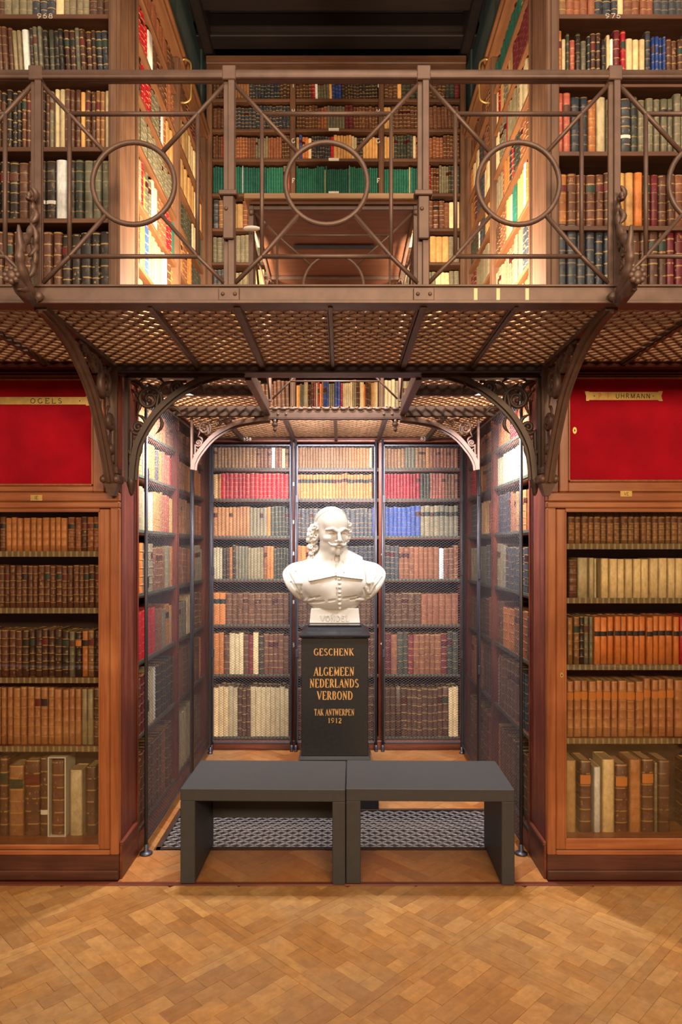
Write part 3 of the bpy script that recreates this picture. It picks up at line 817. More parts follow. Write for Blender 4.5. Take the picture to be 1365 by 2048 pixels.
        b = MB(); b.ball((wx(1189, yp), yp-.003, zc_), (.003,.002,.003)); b.ball((wx(1307, yp), yp-.003, zc_), (.003,.002,.003)); b.build('nail', M['ink'], pl)
        kx, kz = wx(1150, yp), wz(861, yp)
        d = MB(); d.prism([(.010*math.cos(a), .017*math.sin(a)) for a in np.linspace(0, 2*math.pi, 9)[:-1]], (kx, yp, kz), EX, EZ, (0,-.002,0)); kp = d.build('keyhole_plate', M['brass'], u)
        d = MB(); d.prism([(.003*math.cos(a), .006*math.sin(a)) for a in np.linspace(0, 2*math.pi, 9)[:-1]], (kx, yp-.002, kz), EX, EZ, (0,-.0008,0)); d.build('keyhole', M['dark_pit'], kp)
    # cornice under the gallery
    b = MB(); b.bbox(xi, xo, Y0+.004, Y0+.032, wz(735, Y0), 2.368, .006); b.bbox(xi+sg*.062, xo, Y0-.02, Y0+.004, wz(735, Y0), 2.368, .005); b.box(xd, xo, Y0+.032, 3.454, wz(735, Y0), 2.38); b.bbox(xi+sg*.062, xo, Y0-.05, Y0-.02, wz(722, Y0), 2.385, .006); cr = b.build('cornice', M['mahogany_x'], u)
    if L: letters(cr, '855', (wx(101, Y0-.05), Y0-.0505, wz(715, Y0-.05)), EX, EZ, TOCAM, .017, 'paper_w', sx=1.1, w=.17)
    # flat pilaster strip between the cupboard and the alcove
    b = MB(); b.bbox(xi+sg*.001, ex_i, yc+.001, yc+.013, zb, wz(737, Y0), .003); b.build('filler_strip', M['mahogany'], u)
    return t, shelves, zf
caseL, shL, zfL = glass_case('left')
caseR, shR, zfR = glass_case('right')

# ---------------------------------------------------------------- gallery deck
gal = thing('gallery_deck', 'rust brown iron gallery deck of pierced grating above the alcove', 'gallery', (0, 2.8, GZ), kind='structure')
b = MB(); b.bbox(-2.75, 2.70, YR-.012, YR+.012, GZ, 2.460, .003); b.bbox(-2.75, 2.70, YR-.02, YR+.05, GZ-.006, GZ+.006, .002); b.bbox(-2.75, 2.70, YR-.02, YR+.03, 2.456, 2.464, .002); b.build('fascia_beam', M['iron'], gal)
for px in (952, 997, 1055):
    b = MB(); x = wx(px, YR-.013); b.box(x-.006, x+.006, YR-.0135, YR-.0121, 2.408, 2.452); b.build('tape', M['tape'], gal)
HX0, HX1, HY0, HY1 = wx(503, 3.3), wx(832, 3.3), 3.30, 4.15       # opening in the deck
ribs = [-2.38, -2.04, -1.70, -1.36, -.67, -.365, -.0375, .29, .615, 1.30, 1.66, 2.0, 2.34]
for x in ribs:
    wdt = .024 if abs(x+.365) < .01 or abs(x-.29) < .01 else .016
    b = MB(); b.bbox(x-wdt/2, x+wdt/2, YR+.012, 3.2, GZ-.012, GZ+.02, .002); b.bbox(x-wdt*.9, x-wdt*.6, YR+.012, 3.2, GZ-.004, GZ+.02, .001)
    b.build('rib', M['iron'], gal)
# beam over the front of the alcove and around the opening
b = MB(); b.bbox(-1.1, 1.02, 3.19, 3.245, GZ-.025, GZ+.03, .003); b.bbox(-1.1, 1.02, 3.18, 3.26, GZ-.033, GZ-.025, .002); b.build('cross_beam', M['iron_dark_shaded'], gal)
def beam(n, x0, x1, y0, y1, z0, z1, mat='iron'):
    b = MB(); b.bbox(x0, x1, y0, y1, z0, z1, .003); return b.build(n, M[mat], gal)
for (x0, x1, y0, y1) in ((HX0-.03, HX1+.03, HY0-.02, HY0), (HX0-.03, HX1+.03, HY1, HY1+.03), (HX0-.03, HX0, HY0, HY1), (HX1, HX1+.03, HY0, HY1)):
    z0 = GZ-.060 if y0 >= HY1 else (GZ-.022 if y1 <= HY0 else GZ-.035)
    beam('opening_beam', x0, x1, y0, y1, z0, GZ-.012 if y0 >= HY1 else GZ+.03, 'iron')
    zz = z0-.006
    beam('opening_flange', x0-.004, x1+.004, y0-.004, y1+.004, zz, z0)
for x in (HX0+.05, HX0+.10, HX1-.10, HX1-.05):
    b = MB(); b.ball((x, HY1-.001, GZ-.036), (.008, .006, .008)); b.build('rivet', M['iron'], gal)
b = MB()
for k in range(15):                                                # scalloped edge of the deck plate seen in the opening
    x = HX0+.03+k*(HX1-HX0-.06)/14; b.ball((x, HY1-.004, GZ-.004), (.022, .008, .010))
b.build('scalloped_edge', M['iron'], gal)
beam('cross_beam', XL, HX0-.034, HY1, HY1+.03, GZ-.05, GZ+.02, 'iron_dark_shaded'); beam('cross_beam', HX1+.034, XR, HY1, HY1+.03, GZ-.05, GZ+.02, 'iron_dark_shaded')
beam('cross_beam', XL, HX0-.034, 3.62, 3.645, GZ-.04, GZ+.02, 'iron_dark_shaded'); beam('cross_beam', HX1+.034, XR, 3.62, 3.645, GZ-.04, GZ+.02, 'iron_dark_shaded')
for x in (-.76, -.365, -.0375, .29, .66): beam('rib', x-.012, x+.012, HY1+.03, YB-.01, GZ-.03, GZ+.01, 'iron_dark_shaded')
# gratings between the ribs
GC, GD, GW, GDp = .058, .070, .0088, .010
xs = [-2.72] + ribs + [2.68]
for x0, x1 in zip(xs[:-1], xs[1:]):
    o = place('grating', lattice_mesh('grating', x1-x0-.02, .79, GC, GD, GW, GDp, M['grate'], .05, 4), gal, FLAT(x0+.01, YR+.012, GZ+.012)); o['kind'] = 'stuff'
for (x0, x1, y0, y1) in ((XL, HX0-.034, 3.26, 3.62), (XL, HX0-.034, 3.645, HY1), (HX1+.034, XR, 3.26, 3.62), (HX1+.034, XR, 3.645, HY1),
                         (XL, -.375, HY1+.03, YB), (-.355, .28, HY1+.03, YB), (.30, XR, HY1+.03, YB)):
    o = place('grating', lattice_mesh('grating', x1-x0, y1-y0, GC, GD, GW, GDp, M['grate'], .05, 4), gal, FLAT(x0, y0, GZ+.012)); o['kind'] = 'stuff'

# ---------------------------------------------------------------- railings
def panel_bars(parent, P, a0, a1, z0, z1, inset, mat, r=.0078, ringr=.143, zc=2.822, iz0=2.568, iz1=3.064):
    """one bay: inner square, ring and four diagonals. P(a, z) -> world point"""
    c = (a0+a1)/2
    l, r_ = a0+inset, a1-inset
    for (p, q) in (((l, iz0), (r_, iz0)), ((l, iz1), (r_, iz1)), ((l, iz0), (l, iz1)), ((r_, iz0), (r_, iz1))):
        b = MB(); b.tube([P(*p), P(*q)], r, 6); b.build('bar', mat, parent)
    for sx in (-1, 1):
        for sz in (-1, 1):
            ax, az = (a1-.018 if sx > 0 else a0+.018), (z1 if sz > 0 else z0)
            bx, bz = (r_ if sx > 0 else l), (iz1 if sz > 0 else iz0)
            d = math.hypot(bx-c, bz-zc); ex, ez = c+(bx-c)*ringr/d, zc+(bz-zc)*ringr/d
            b = MB(); b.tube([P(ax, az), P(bx, bz), P(ex, ez)], r, 6); b.build('diagonal_bar', mat, parent)
    b = MB(); b.tube([P(c+ringr*math.cos(t), zc+ringr*math.sin(t)) for t in np.linspace(0, 2*math.pi, 41)[:-1]], r*1.15, 8, closed=True); b.build('ring', mat, parent)

rail = thing('gallery_railing', 'long iron gallery railing with rings and diagonal bars in each bay', 'railing', (0, YR, 2.46))
posts = [-2.398, -1.728, -1.058, -.3875, .2865, .950, 1.62, 2.29]
b = MB(); b.bbox(-2.75, 2.70, YR-.018, YR+.018, 3.178, 3.190, .003); b.tube([(-2.75, YR, 3.196), (2.70, YR, 3.196)], .019, 10); b.build('top_rail', M['iron'], rail)
for k, x in enumerate(posts):
    b = MB(); b.bbox(x-.021, x+.021, YR-.006, YR+.004, 2.462, 3.18, .002); b.bbox(x-.004, x+.019, YR-.016, YR-.006, 2.462, 3.18, .002); b.bbox(x-.024, x+.024, YR-.020, YR+.020, 3.172, 3.222, .003)
    po = b.build('post', M['iron'], rail)
    if k in (3, 4):
        b = MB(); b.bbox(x-.036, x+.036, YR-.020, YR-.0121, GZ+.004, 2.452, .002); b.build('base_plate', M['iron'], po)
        for sx in (-1, 1):
            b = MB(); b.ball((x+sx*.021, YR-.020, GZ+.026), (.007, .006, .007)); b.build('bolt', M['iron'], po)
        b = MB(); zz = wz(392, YR); b.bbox(x-.034, x+.030, YR-.034, YR+.006, zz-.012, zz+.006, .003); b.bbox(x-.020, x+.018, YR-.028, YR-.016, zz-.16, zz-.012, .003); b.build('latch', M['iron'], po)
        b = MB(); b.ball((x-.008, YR-.029, wz(425, YR)), (.007,.005,.007)); b.build('bolt', M['iron'], po)
for x0, x1 in zip(posts[:-1], posts[1:]):
    panel_bars(rail, lambda a, z: (a, YR, z), x0, x1, 2.475, 3.165, .112, M['iron'])

guard = thing('opening_guard', 'iron guard railing around the deck opening under the wooden board', 'railing', ((HX0+HX1)/2, 3.7, GZ+.04))
for (x, y) in ((HX0, HY0), (HX1, HY0), (HX0, HY1), (HX1, HY1)):
    b = MB(); b.bbox(x-.012, x+.012, y-.012, y+.012, GZ+.04, 3.205, .002); b.ball((x-.0, y-.014, 3.17), (.016,.010,.016)); b.build('post', M['iron'], guard)
for y in (HY0, HY1):
    panel_bars(guard, lambda a, z, y=y: (a, y, z), HX0, HX1, 2.46, 3.17, .125, M['iron'], r=.006, ringr=.146)
    b = MB(); b.bbox(HX0, HX1, y-.008, y+.008, 3.185, 3.205, .002); b.build('top_rail', M['iron'], guard)
for x in (HX0, HX1):
    panel_bars(guard, lambda a, z, x=x: (x, a, z), HY0, HY1, 2.46, 3.17, .125, M['iron'], r=.006, ringr=.146)
    b = MB(); b.bbox(x-.008, x+.008, HY0, HY1, 3.185, 3.205, .002); b.build('top_rail', M['iron'], guard)
bd = thing('wooden_board', 'large plywood board laid over the guard railing on the gallery', 'board', ((HX0+HX1)/2, 3.8, 3.206))
b = MB(); b.box(HX0-.005, HX1+.005, HY0-.02, 4.36, 3.2065, 3.219); b.build('panel', M['ply'], bd)
nb = 3
for k in range(nb):
    y0 = HY0-.045+k*.18; b = MB(); b.bbox(HX0-.03, HX1+.03, y0, y0+.17, 3.2195, 3.247, .003); b.build('plank', M['plank_edge'], bd)
ds = thing('clamp_tag', 'small white oval tag clamped to the guard railing post', 'tag', (wx(505, 3.28), 3.26, wz(456, 3.26)))
b = MB(); b.ball((wx(504, 3.25), 3.25, wz(457, 3.25)), (.042, .02, .011), nu=16, nv=8); b.build('disc', M['paper_w'], ds)
b = MB(); b.tube([(wx(519, 3.25), 3.25, wz(456, 3.25)), (wx(533, 3.29), 3.285, wz(450, 3.29))], .006, 6); b.ball((wx(529, 3.28), 3.28, wz(446, 3.28)), .012); b.build('clamp', M['iron'], ds)

# ---------------------------------------------------------------- brackets with scrollwork
def spiral(o, ea, eb, r0, turns, a0, sgn, n=40, rmin=.12):
    o, ea, eb = Vector(o), Vector(ea), Vector(eb); pts = []
    for i in range(n+1):
        t = i/n; r = r0*(1-(1-rmin)*t); a = a0 + sgn*turns*2*math.pi*t
        pts.append(o + ea*(r*math.cos(a)) + eb*(r*math.sin(a)))
    return pts
def smooth_path(pts, n=8):
    P = [Vector(p) for p in pts]; out = []
    for i in range(len(P)-1):
        p0 = P[i-1] if i > 0 else P[i]*2-P[i+1]; p3 = P[i+2] if i+2 < len(P) else P[i+1]*2-P[i]
        for k in range(n):
            t = k/n
            out.append(.5*((2*P[i]) + (-p0+P[i+1])*t + (2*p0-5*P[i]+4*P[i+1]-p3)*t*t + (-p0+3*P[i]-3*P[i+1]+p3)*t**3))
    out.append(P[-1]); return out
def bracket(name, label, origin, ea, eb, curve, W_, mat, strip=.05, scroll=True, group=None, thick=.016, tube_r=.0085, topbar=True):
    """curve: points (a,b), from foot (beside the wall side, a=0) to the tip; a from the wall outward, b measured down from the top (negative)"""
    o, ea, eb = Vector(origin), Vector(ea), Vector(eb); en = ea.cross(eb)
    t = thing(name, label, 'bracket', tuple(o), group)
    P = lambda a, b_: o + ea*a + eb*b_
    path = smooth_path([P(a, b_) for a, b_ in curve], 8)
    b = MB(); h = strip/2
    b.sweep(path, [(-h, -thick/2), (h, -thick/2), (h, thick/2), (-h, thick/2)], en)
    b.sweep(path, [(-h*.3, -thick), (h*.3, -thick), (h*.3, -thick/2), (-h*.3, -thick/2)], en); b.build('arch', mat, t)
    A, B = curve[-1][0], -curve[0][1]
    if topbar: b = MB(); b.sweep([P(0, -B-.01), P(0, -.0)], [(-h*.8, -.008), (h*.8, -.008), (h*.8, .008), (-h*.8, .008)], en); b.build('wall_bar', mat, t)
    if topbar: b = MB(); b.sweep([P(0, -.0), P(A, -.0)], [(-h*.8, -.008), (h*.8, -.008), (h*.8, .008), (-h*.8, .008)], en); b.build('top_bar', mat, t)
    if scroll:
        s = min(A, B)/.52
        r = tube_r*s
        def sc(ca, cb, r0, turns, a0, sg, lead=None):
            pts = spiral(P(ca*s, -cb*s), ea, eb, r0*s, turns, a0, sg)
            if lead: pts = smooth_path([P(x*s, -y*s) for x, y in lead] + [pts[0]], 6)[:-1] + pts
            n = len(pts); R = [r*(.55+.75*math.sin(math.pi*min(1, .12+.88*i/n))) for i in range(n)]
            b = MB(); b.tube(pts, R, 7, flat=(tuple(en), 1.25)); b.ball(tuple(pts[-1]), r*1.5); b.build('scroll', mat, t)
        def leaf(ca, cb, ang, ln, wd):
            d = ea*math.cos(ang) + eb*math.sin(ang); b = MB()
            pts = [P(ca*s, -cb*s) + d*(ln*s*q) + (ea*-math.sin(ang)+eb*math.cos(ang))*(ln*s*.25*math.sin(math.pi*q)) for q in np.linspace(0, 1, 9)]
            b.tube(pts, [max(.0012, wd*s*math.sin(math.pi*(.08+.9*q))) for q in np.linspace(0, 1, 9)], 6, flat=(tuple(en), .6)); b.build('leaf', mat, t)
        sc(.112, .112, .068, 1.9, math.radians(-60), 1, [(.30, .022), (.20, .03), (.165, .07)])
        sc(.255, .055, .034, 1.6, math.radians(-120), -1, [(.42, .012), (.34, .02)])
        sc(.055, .255, .036, 1.6, math.radians(200), 1, [(.012, .44), (.02, .35)])
        sc(.030, .375, .022, 1.3, math.radians(160), 1)
        sc(.365, .030, .020, 1.3, math.radians(-100), -1)
        for (ca, cb, an, ln, wd) in ((.02,.02,-45,.09,.012), (.02,.06,-80,.14,.012), (.06,.02,-8,.14,.012), (.16,.19,-100,.10,.010), (.19,.16,-20,.09,.010), (.05,.19,-60,.08,.011), (.02,.30,-70,.12,.009), (.30,.03,-30,.11,.009), (.10,.03,-70,.07,.009), (.03,.12,-30,.08,.009)):
            leaf(ca, cb, math.radians(an), ln, wd)
    return t
# curved pull handles on the gallery side cases
for t, sx, xx in ((up_left, 1, XL), (up_right, -1, XR)):
    pts = [(xx, 4.43, 4.72), (xx+sx*.03, 4.43, 4.725), (xx+sx*.062, 4.43, 4.70), (xx+sx*.066, 4.43, 4.63), (xx+sx*.066, 4.43, 4.52), (xx+sx*.060, 4.43, 4.465), (xx+sx*.03, 4.43, 4.445), (xx, 4.43, 4.445)]
    b = MB(); b.tube(smooth_path(pts, 5), .0065, 8); b.build('handle', M['brass'], t)
YA = 3.222
for sg, xe, lab in ((1, XL, 'left'), (-1, XR, 'right')):
    cv = [(.055, wz(960, YA)-2.36), (.062, wz(925, YA)-2.36), (.083, wz(885, YA)-2.36), (.150, wz(835, YA)-2.36), (.245, wz(795, YA)-2.36), (.36, wz(764, YA)-2.36), (.48, wz(748, YA)-2.36), (.585, wz(741, YA)-2.36)]
    cv = [(a-.03, b_) for a, b_ in cv]
    t = bracket('arch_bracket', 'iron scrollwork bracket darkened as backlit at the %s corner of the alcove front' % lab, (xe+sg*.03, YA, 2.36), (sg,0,0), (0,0,1), cv, .05, M['iron_dark_shaded'], strip=.045, thick=.024)
    b = MB(); x = xe+sg*.05; b.lathe([(.004, -.075), (.012, -.06), (.016, -.04), (.022, -.02), (.024, 0), (.018, .015)], (x, YA, wz(960, YA)), 10); b.build('drop_finial', M['iron_dark_shaded'], t)
    # rear pair, behind the opening
    YC = 4.17; e = -.905 if sg == 1 else .832
    top = wz(838, YC)+.012
    cv = [(.0, wz(940, YC)-top), (.008, wz(925, YC)-top), (.045, wz(903, YC)-top), (.13, wz(872, YC)-top), (.25, wz(850, YC)-top), (.36, wz(842, YC)-top), (.47, wz(838, YC)-top)]
    t = bracket('arch_bracket', 'pale lit scrollwork bracket at the %s behind the deck opening' % lab, (e, YC, top), (sg,0,0), (0,0,1), cv, .05, M['iron'], strip=.045, thick=.024, topbar=False)
    b = MB(); x = HX0+.03 if sg == 1 else HX1-.03
    b.lathe([(.003, -.062), (.010, -.056), (.013, -.046), (.008, -.036), (.016, -.026), (.020, -.016), (.013, -.004), (.022, .010)], (x, YC-.0, GZ-.078), 12); b.build('pendant', M['iron'], t)
    b = MB(); b.bbox(e-sg*.014, e-sg*.001, YC-.012, YC+.012, 2.03, top+.03, .002); b.build('hanger', M['iron'], t)
    # big bracket carrying the gallery
    xb = -1.058 if sg == 1 else .952
    yw = 3.175
    pts = [(3.125, 1.862), (3.09, 1.93), (3.045, 2.01), (2.975, 2.115), (2.89, 2.215), (2.775, 2.295), (2.65, 2.352), (2.50, 2.388), (2.40, 2.397)]
    cv = [(yw-y, z-2.40) for y, z in pts]
    t = bracket('gallery_bracket', 'large curved iron bracket carrying the gallery at its %s post' % lab, (xb, yw, 2.40), (0,-1,0), (0,0,1), cv, .06, M['iron'], strip=.044, thick=.020, tube_r=.0095)
    b = MB(); zc = wz(955, 3.15)
    b.bbox(xb-.042, xb+.042, 3.12, 3.198, zc-.03, zc+.012, .008); b.bbox(xb-.030, xb+.030, 3.13, 3.198, zc+.012, zc+.05, .008); b.frust(zc-.085, .012, .02, zc-.03, .032, .034, (xb, 3.162)); b.ball((xb-.03, 3.12, zc-.01), .017); b.ball((xb+.03, 3.12, zc-.01), .017); b.build('corbel', M['iron'], t)
    # dragon-like crest on the outer face of the post
    Q = lambda y, z: (xb, y, z)
    b = MB()
    main = smooth_path([Q(2.352,2.40), Q(2.318,2.428), Q(2.262,2.48), Q(2.250,2.53), Q(2.285,2.58), Q(2.325,2.63), Q(2.350,2.69), Q(2.340,2.735), Q(2.318,2.752), Q(2.308,2.732)], 6)
    n = len(main); b.tube(main, [.021*(1-.62*i/n)+.003*math.sin(i*1.3) for i in range(n)], 8, flat=((1,0,0), .8)); cr = b.build('crest', M['iron'], t)
    b = MB(); b.tube(smooth_path([Q(2.262,2.53), Q(2.246,2.57), Q(2.238,2.612)], 5), [.016,.015,.014,.013,.012,.011,.010,.009,.008,.006,.004], 7); b.build('horn', M['iron'], cr)
    b = MB(); c0 = Vector(Q(2.200, 2.428)); b.ball(c0, (.020,.022,.022))
    for k in range(8):
        a = 2*math.pi*k/8; b.ball(c0+Vector((.020*math.cos(a), -.010, .020*math.sin(a))), (.010,.010,.010))
    b.tube([Q(2.205,2.425), Q(2.26,2.405), Q(2.33,2.392)], [.016,.022,.020], 8); b.build('rosette', M['iron'], cr)
    for (y, z, an, ln) in ((2.30,2.46,70,.08), (2.33,2.50,95,.09), (2.31,2.54,60,.08), (2.34,2.58,100,.08), (2.345,2.74,120,.05), (2.29,2.42,200,.07), (2.33,2.66,80,.06)):
        d = Vector((0, math.cos(math.radians(an)), math.sin(math.radians(an)))); b = MB()
        pts = [Vector(Q(y, z))+d*ln*q+Vector((.016*math.sin(math.pi*q), 0, 0)) for q in np.linspace(0,1,7)]
        b.tube(pts, [.002+.009*math.sin(math.pi*(.1+.85*q)) for q in np.linspace(0,1,7)], 6); b.build('leaf', M['iron'], cr)
    b = MB(); b.ball((xb+sg*.012, 2.35, 2.418), (.022,.014,.018)); b.ball((xb-sg*.02, 2.352, 2.405), (.016,.014,.014)); b.build('boss', M['iron'], cr)

# ---------------------------------------------------------------- wire cages
CZ0, CZ1 = .06, 2.345
cage_mesh = {}
def cage(label, fr, W_, feet=(.02, .02), rear=False):
    """panel of expanded metal in a thin steel frame, on posts with round feet"""
    c = fr.P(W_/2, 0, 0); t = thing('cage_panel', label, 'cage panel', (c[0], c[1], 0), 'wire cage panels of the alcove')
    r = .009
    b = MB()
    fr.box(b, 0, W_, -.004, .004, CZ1-.012, CZ1, .001); fr.box(b, 0, W_, -.004, .004, CZ0, CZ0+.012, .001)
    fr.box(b, 0, .012, -.004, .004, CZ0, CZ1, .001); fr.box(b, W_-.012, W_, -.004, .004, CZ0, CZ1, .001)
    for zz in (.72, 1.35, 1.90): fr.box(b, -.006, .018, -.010, .010, zz, zz+.06, .002)
    b.build('frame', M['cage'], t)
    key = (round(W_, 3), rear)
    if key not in cage_mesh: cage_mesh[key] = lattice_mesh('wire_mesh', W_-.016, CZ1-CZ0-.02, .030, .0185, .0017 if rear else .0015, .0010, M['wire_light'] if rear else M['wire'])
    o = place('wire_mesh', cage_mesh[key], t, basis(fr.P(.008, 0, CZ0+.01), tuple(fr.ux), tuple(-fr.n), (0,0,1))); o['kind'] = 'stuff'
    for k, a in enumerate((-.004, W_+.004)):
        if not feet[k]: continue
        p = fr.P(a, 0, 0); b = MB(); b.tube([(p[0], p[1], .012), (p[0], p[1], CZ1+.035)], r, 8); po = b.build('post', M['cage'], t)
        b = MB(); fr_ = feet[k]; b.lathe([(fr_, .0), (fr_, .006), (fr_*.8, .010), (.011, .016), (.0105, .05)], (p[0], p[1], .001), 14); b.build('foot', M['cage'], po)
    return t
yc = 5.215
for (p0, p1, lab) in ((423, 579, 'wire cage panel at the rear of the alcove, left of the bust'), (592, 757, 'wire cage panel at the rear of the alcove, directly behind the bust'), (766, 922, 'wire cage panel at the rear of the alcove, right of the bust')):
    cage(lab, FRONT(wx(p0, yc)+.004, yc), .606, (.014, .014), rear=True)
xl, xr = -.990, .915
cage('front wire cage panel along the left side of the alcove', LEFT(xl, 3.47), 1.035, (.033, .02))
cage('rear wire cage panel along the left side of the alcove', LEFT(xl, 4.555), .606)
cage('front wire cage panel along the right side of the alcove', RIGHT(xr, 3.47+1.035), 1.035, (.02, .033))
cage('rear wire cage panel along the right side of the alcove', RIGHT(xr, 4.555+.606), .606)

# ---------------------------------------------------------------- upper walls and ceiling
b = MB(); b.box(-2.8, XL-.10, 3.50, 5.55, 4.70, 5.62); tag(b.build('wall_left', M['teal']), 'dark teal painted wall above the left gallery bookcase', 'wall', kind='structure')
b = MB(); b.box(XR+.10, 2.75, 3.50, 5.55, 4.70, 5.62); tag(b.build('wall_right', M['teal']), 'dark teal painted wall above the right gallery bookcase', 'wall', kind='structure')
b = MB(); b.box(-2.8, 2.8, 5.54, 5.60, 0, 5.62); tag(b.build('wall_back', M['teal']), 'painted wall behind the rear bookcases', 'wall', kind='structure')
ce = thing('ceiling', 'dark brown beamed wooden ceiling over the gallery recess', 'ceiling', (0, 4.4, 5.62), kind='structure')
b = MB(); b.box(-2.8, 2.8, 3.22, 5.60, 5.62, 5.70); b.build('boards', M['ceil_wood'], ce)
for y in (3.9, 4.35, 4.80, 5.18):
    b = MB(); b.bbox(-1.10, 1.03, y, y+.11, 5.44, 5.62, .01); b.bbox(-1.10, 1.03, y-.015, y+.125, 5.43, 5.45, .004); b.build('beam', M['ceil_wood'], ce)
for x in (XL-.02, XR-.04):
    b = MB(); b.bbox(x, x+.07, 3.3, 5.5, 5.36, 5.62, .01); b.build('side_beam', M['ceil_wood'], ce)
for px in (381, 945):                                    # posts carrying the ceiling at the side cases
    pass
b = MB(); b.box(-9, 9, -2.75, -2.6, 0, 6.0); tag(b.build('wall_hall', M['mahogany_x']), 'dark wooden wall on the opposite side of the hall', 'wall', kind='structure')
b = MB(); b.box(-2.8, 2.8, 3.10, 3.22, 4.95, 5.70); tag(b.build('wall_front', M['ceil_wood']), 'dark wooden fascia high above the gallery recess', 'wall', kind='structure')
# ---------------------------------------------------------------- books
CC = {'t': (150,102,64), 'y': (190,146,90), 'a': (122,74,52), 'b': (84,54,40), 'B': (46,38,34), 'r': (160,24,38), 'R': (92,30,38),
      'n': (52,55,62), 'u': (40,66,132), 'g': (54,57,49), 'G': (34,94,78), 'w': (222,222,218), 'c': (200,180,140), 'o': (172,104,54),
      'k': (116,108,88), 'p': (154,80,66), 'e': (108,102,82)}
LOOK = {'t': 'tan leather', 'y': 'yellow tan', 'a': 'russet leather', 'b': 'dark brown leather', 'B': 'black leather', 'r': 'bright red', 'R': 'maroon',
        'n': 'dark blue', 'u': 'royal blue', 'g': 'dark green', 'G': 'teal green', 'w': 'white', 'c': 'cream vellum', 'o': 'orange brown',
        'k': 'grey olive', 'p': 'faded red', 'e': 'grey green'}
BANDED = set('tabBorRngkep')
NP = 7                                             # points of the spine arc
def book_mesh(name, bands, mats, pages=True):
    """unit book: thickness x -.5...5, spine at y=0 (bulging to -y), depth 1, height 1"""
    arc = [(-.5 + i/(NP-1), -.038*math.sin(math.pi*i/(NP-1))**.7) for i in range(NP)]
    prof = arc + [(.5, 1.0), (-.5, 1.0)]; n = len(prof)
    rings = [(0, 0)]
    for z in bands: rings += [(z-.016, 0), (z-.008, 1), (z+.008, 1), (z+.016, 0)]
    rings.append((1, 0))
    mb = MB(); vs = []
    for z, o in rings:
        for i, (x, y) in enumerate(prof):
            q = o*.011*(1 if 0 < i < NP-1 else .3) if i < NP else 0
            vs.append((x, y-q, z))
    fs = []
    for r in range(len(rings)-1):
        for k in range(n):
            l = (k+1) % n; fs.append((r*n+k, r*n+l, (r+1)*n+l, (r+1)*n+k))
    fs.append(tuple(range(n))[::-1])
    top = (len(rings)-1)*n
    inn = len(vs)
    for (x, y) in prof:
        vs.append((x*.80, max(.03, min(.985, y+.06)) if y < .5 else .985, 1))
    inn2 = len(vs)
    for (x, y) in prof:
        vs.append((x*.80, max(.03, min(.985, y+.06)) if y < .5 else .985, .975))
    for k in range(n):
        l = (k+1) % n
        fs.append((top+k, top+l, inn+l, inn+k)); fs.append((inn+k, inn+l, inn2+l, inn2+k))
    mb.add(vs, fs, 0)
    mb.add([vs[inn2+k] for k in range(n)], [tuple(range(n))], 1 if pages else 0)
    me = mb.mesh(name, mats)
    sm = [False]*len(me.polygons)
    for r in range(len(rings)-1):
        for k in range(NP-1): sm[r*n+k] = True
    me.polygons.foreach_set('use_smooth', sm)
    return me
BANDS = {0: [], 1: [1/6, 2/6, 3/6, 4/6, 5/6], 2: [.2, .42, .64, .86]}
COVER = {k: book_mesh('book_cover', v, [M['book'], M['book']], False) for k, v in BANDS.items()}
b = MB(); b.box(-.41, .41, .05, .98, .96, .988); PAGES = b.mesh('page_block', M['page'])
def label_mesh(z0, z1, mat):
    mb = MB(); arc = [(-.47 + .94*i/(NP-1), -.038*math.sin(math.pi*(.03+.94*i/(NP-1)))**.7 - .014) for i in range(NP)]
    vs = [(x, y, z0) for x, y in arc] + [(x, y, z1) for x, y in arc] + [(x, y+.006, z0) for x, y in arc] + [(x, y+.006, z1) for x, y in arc]
    fs = [(k, k+1, NP+k+1, NP+k) for k in range(NP-1)] + [(2*NP+k+1, 2*NP+k, k, k+1)[::-1] for k in range(NP-1)] + [(NP+k, NP+k+1, 3*NP+k+1, 3*NP+k) for k in range(NP-1)]
    mb.add(vs, fs); return mb.mesh('spine_label', mat)
LABM = {}
for nm, c in (('black', rgb(30,24,22)), ('red', rgb(96,24,20)), ('brown', rgb(88,46,26)), ('white', rgb(222,218,206)), ('amber', rgb(196,120,50)), ('green', rgb(34,54,40))):
    M['label_'+nm] = plain('label_'+nm, c, .5, 0, .15, 60, .1)
    LABM[nm] = label_mesh(.672, .80, M['label_'+nm])
BANDL = {'white': label_mesh(.27, .33, M['label_white']), 'black': label_mesh(.60, .70, M['label_black'])}

BOOKS = []
ORD = ['first','second','third','fourth','fifth','sixth','seventh','eighth','ninth','tenth']
def ordn(k): return ORD[k-1] if k <= 10 else '%d%s' % (k, 'st' if k % 10 == 1 and k != 11 else 'nd' if k % 10 == 2 and k != 12 else 'rd' if k % 10 == 3 and k != 13 else 'th')

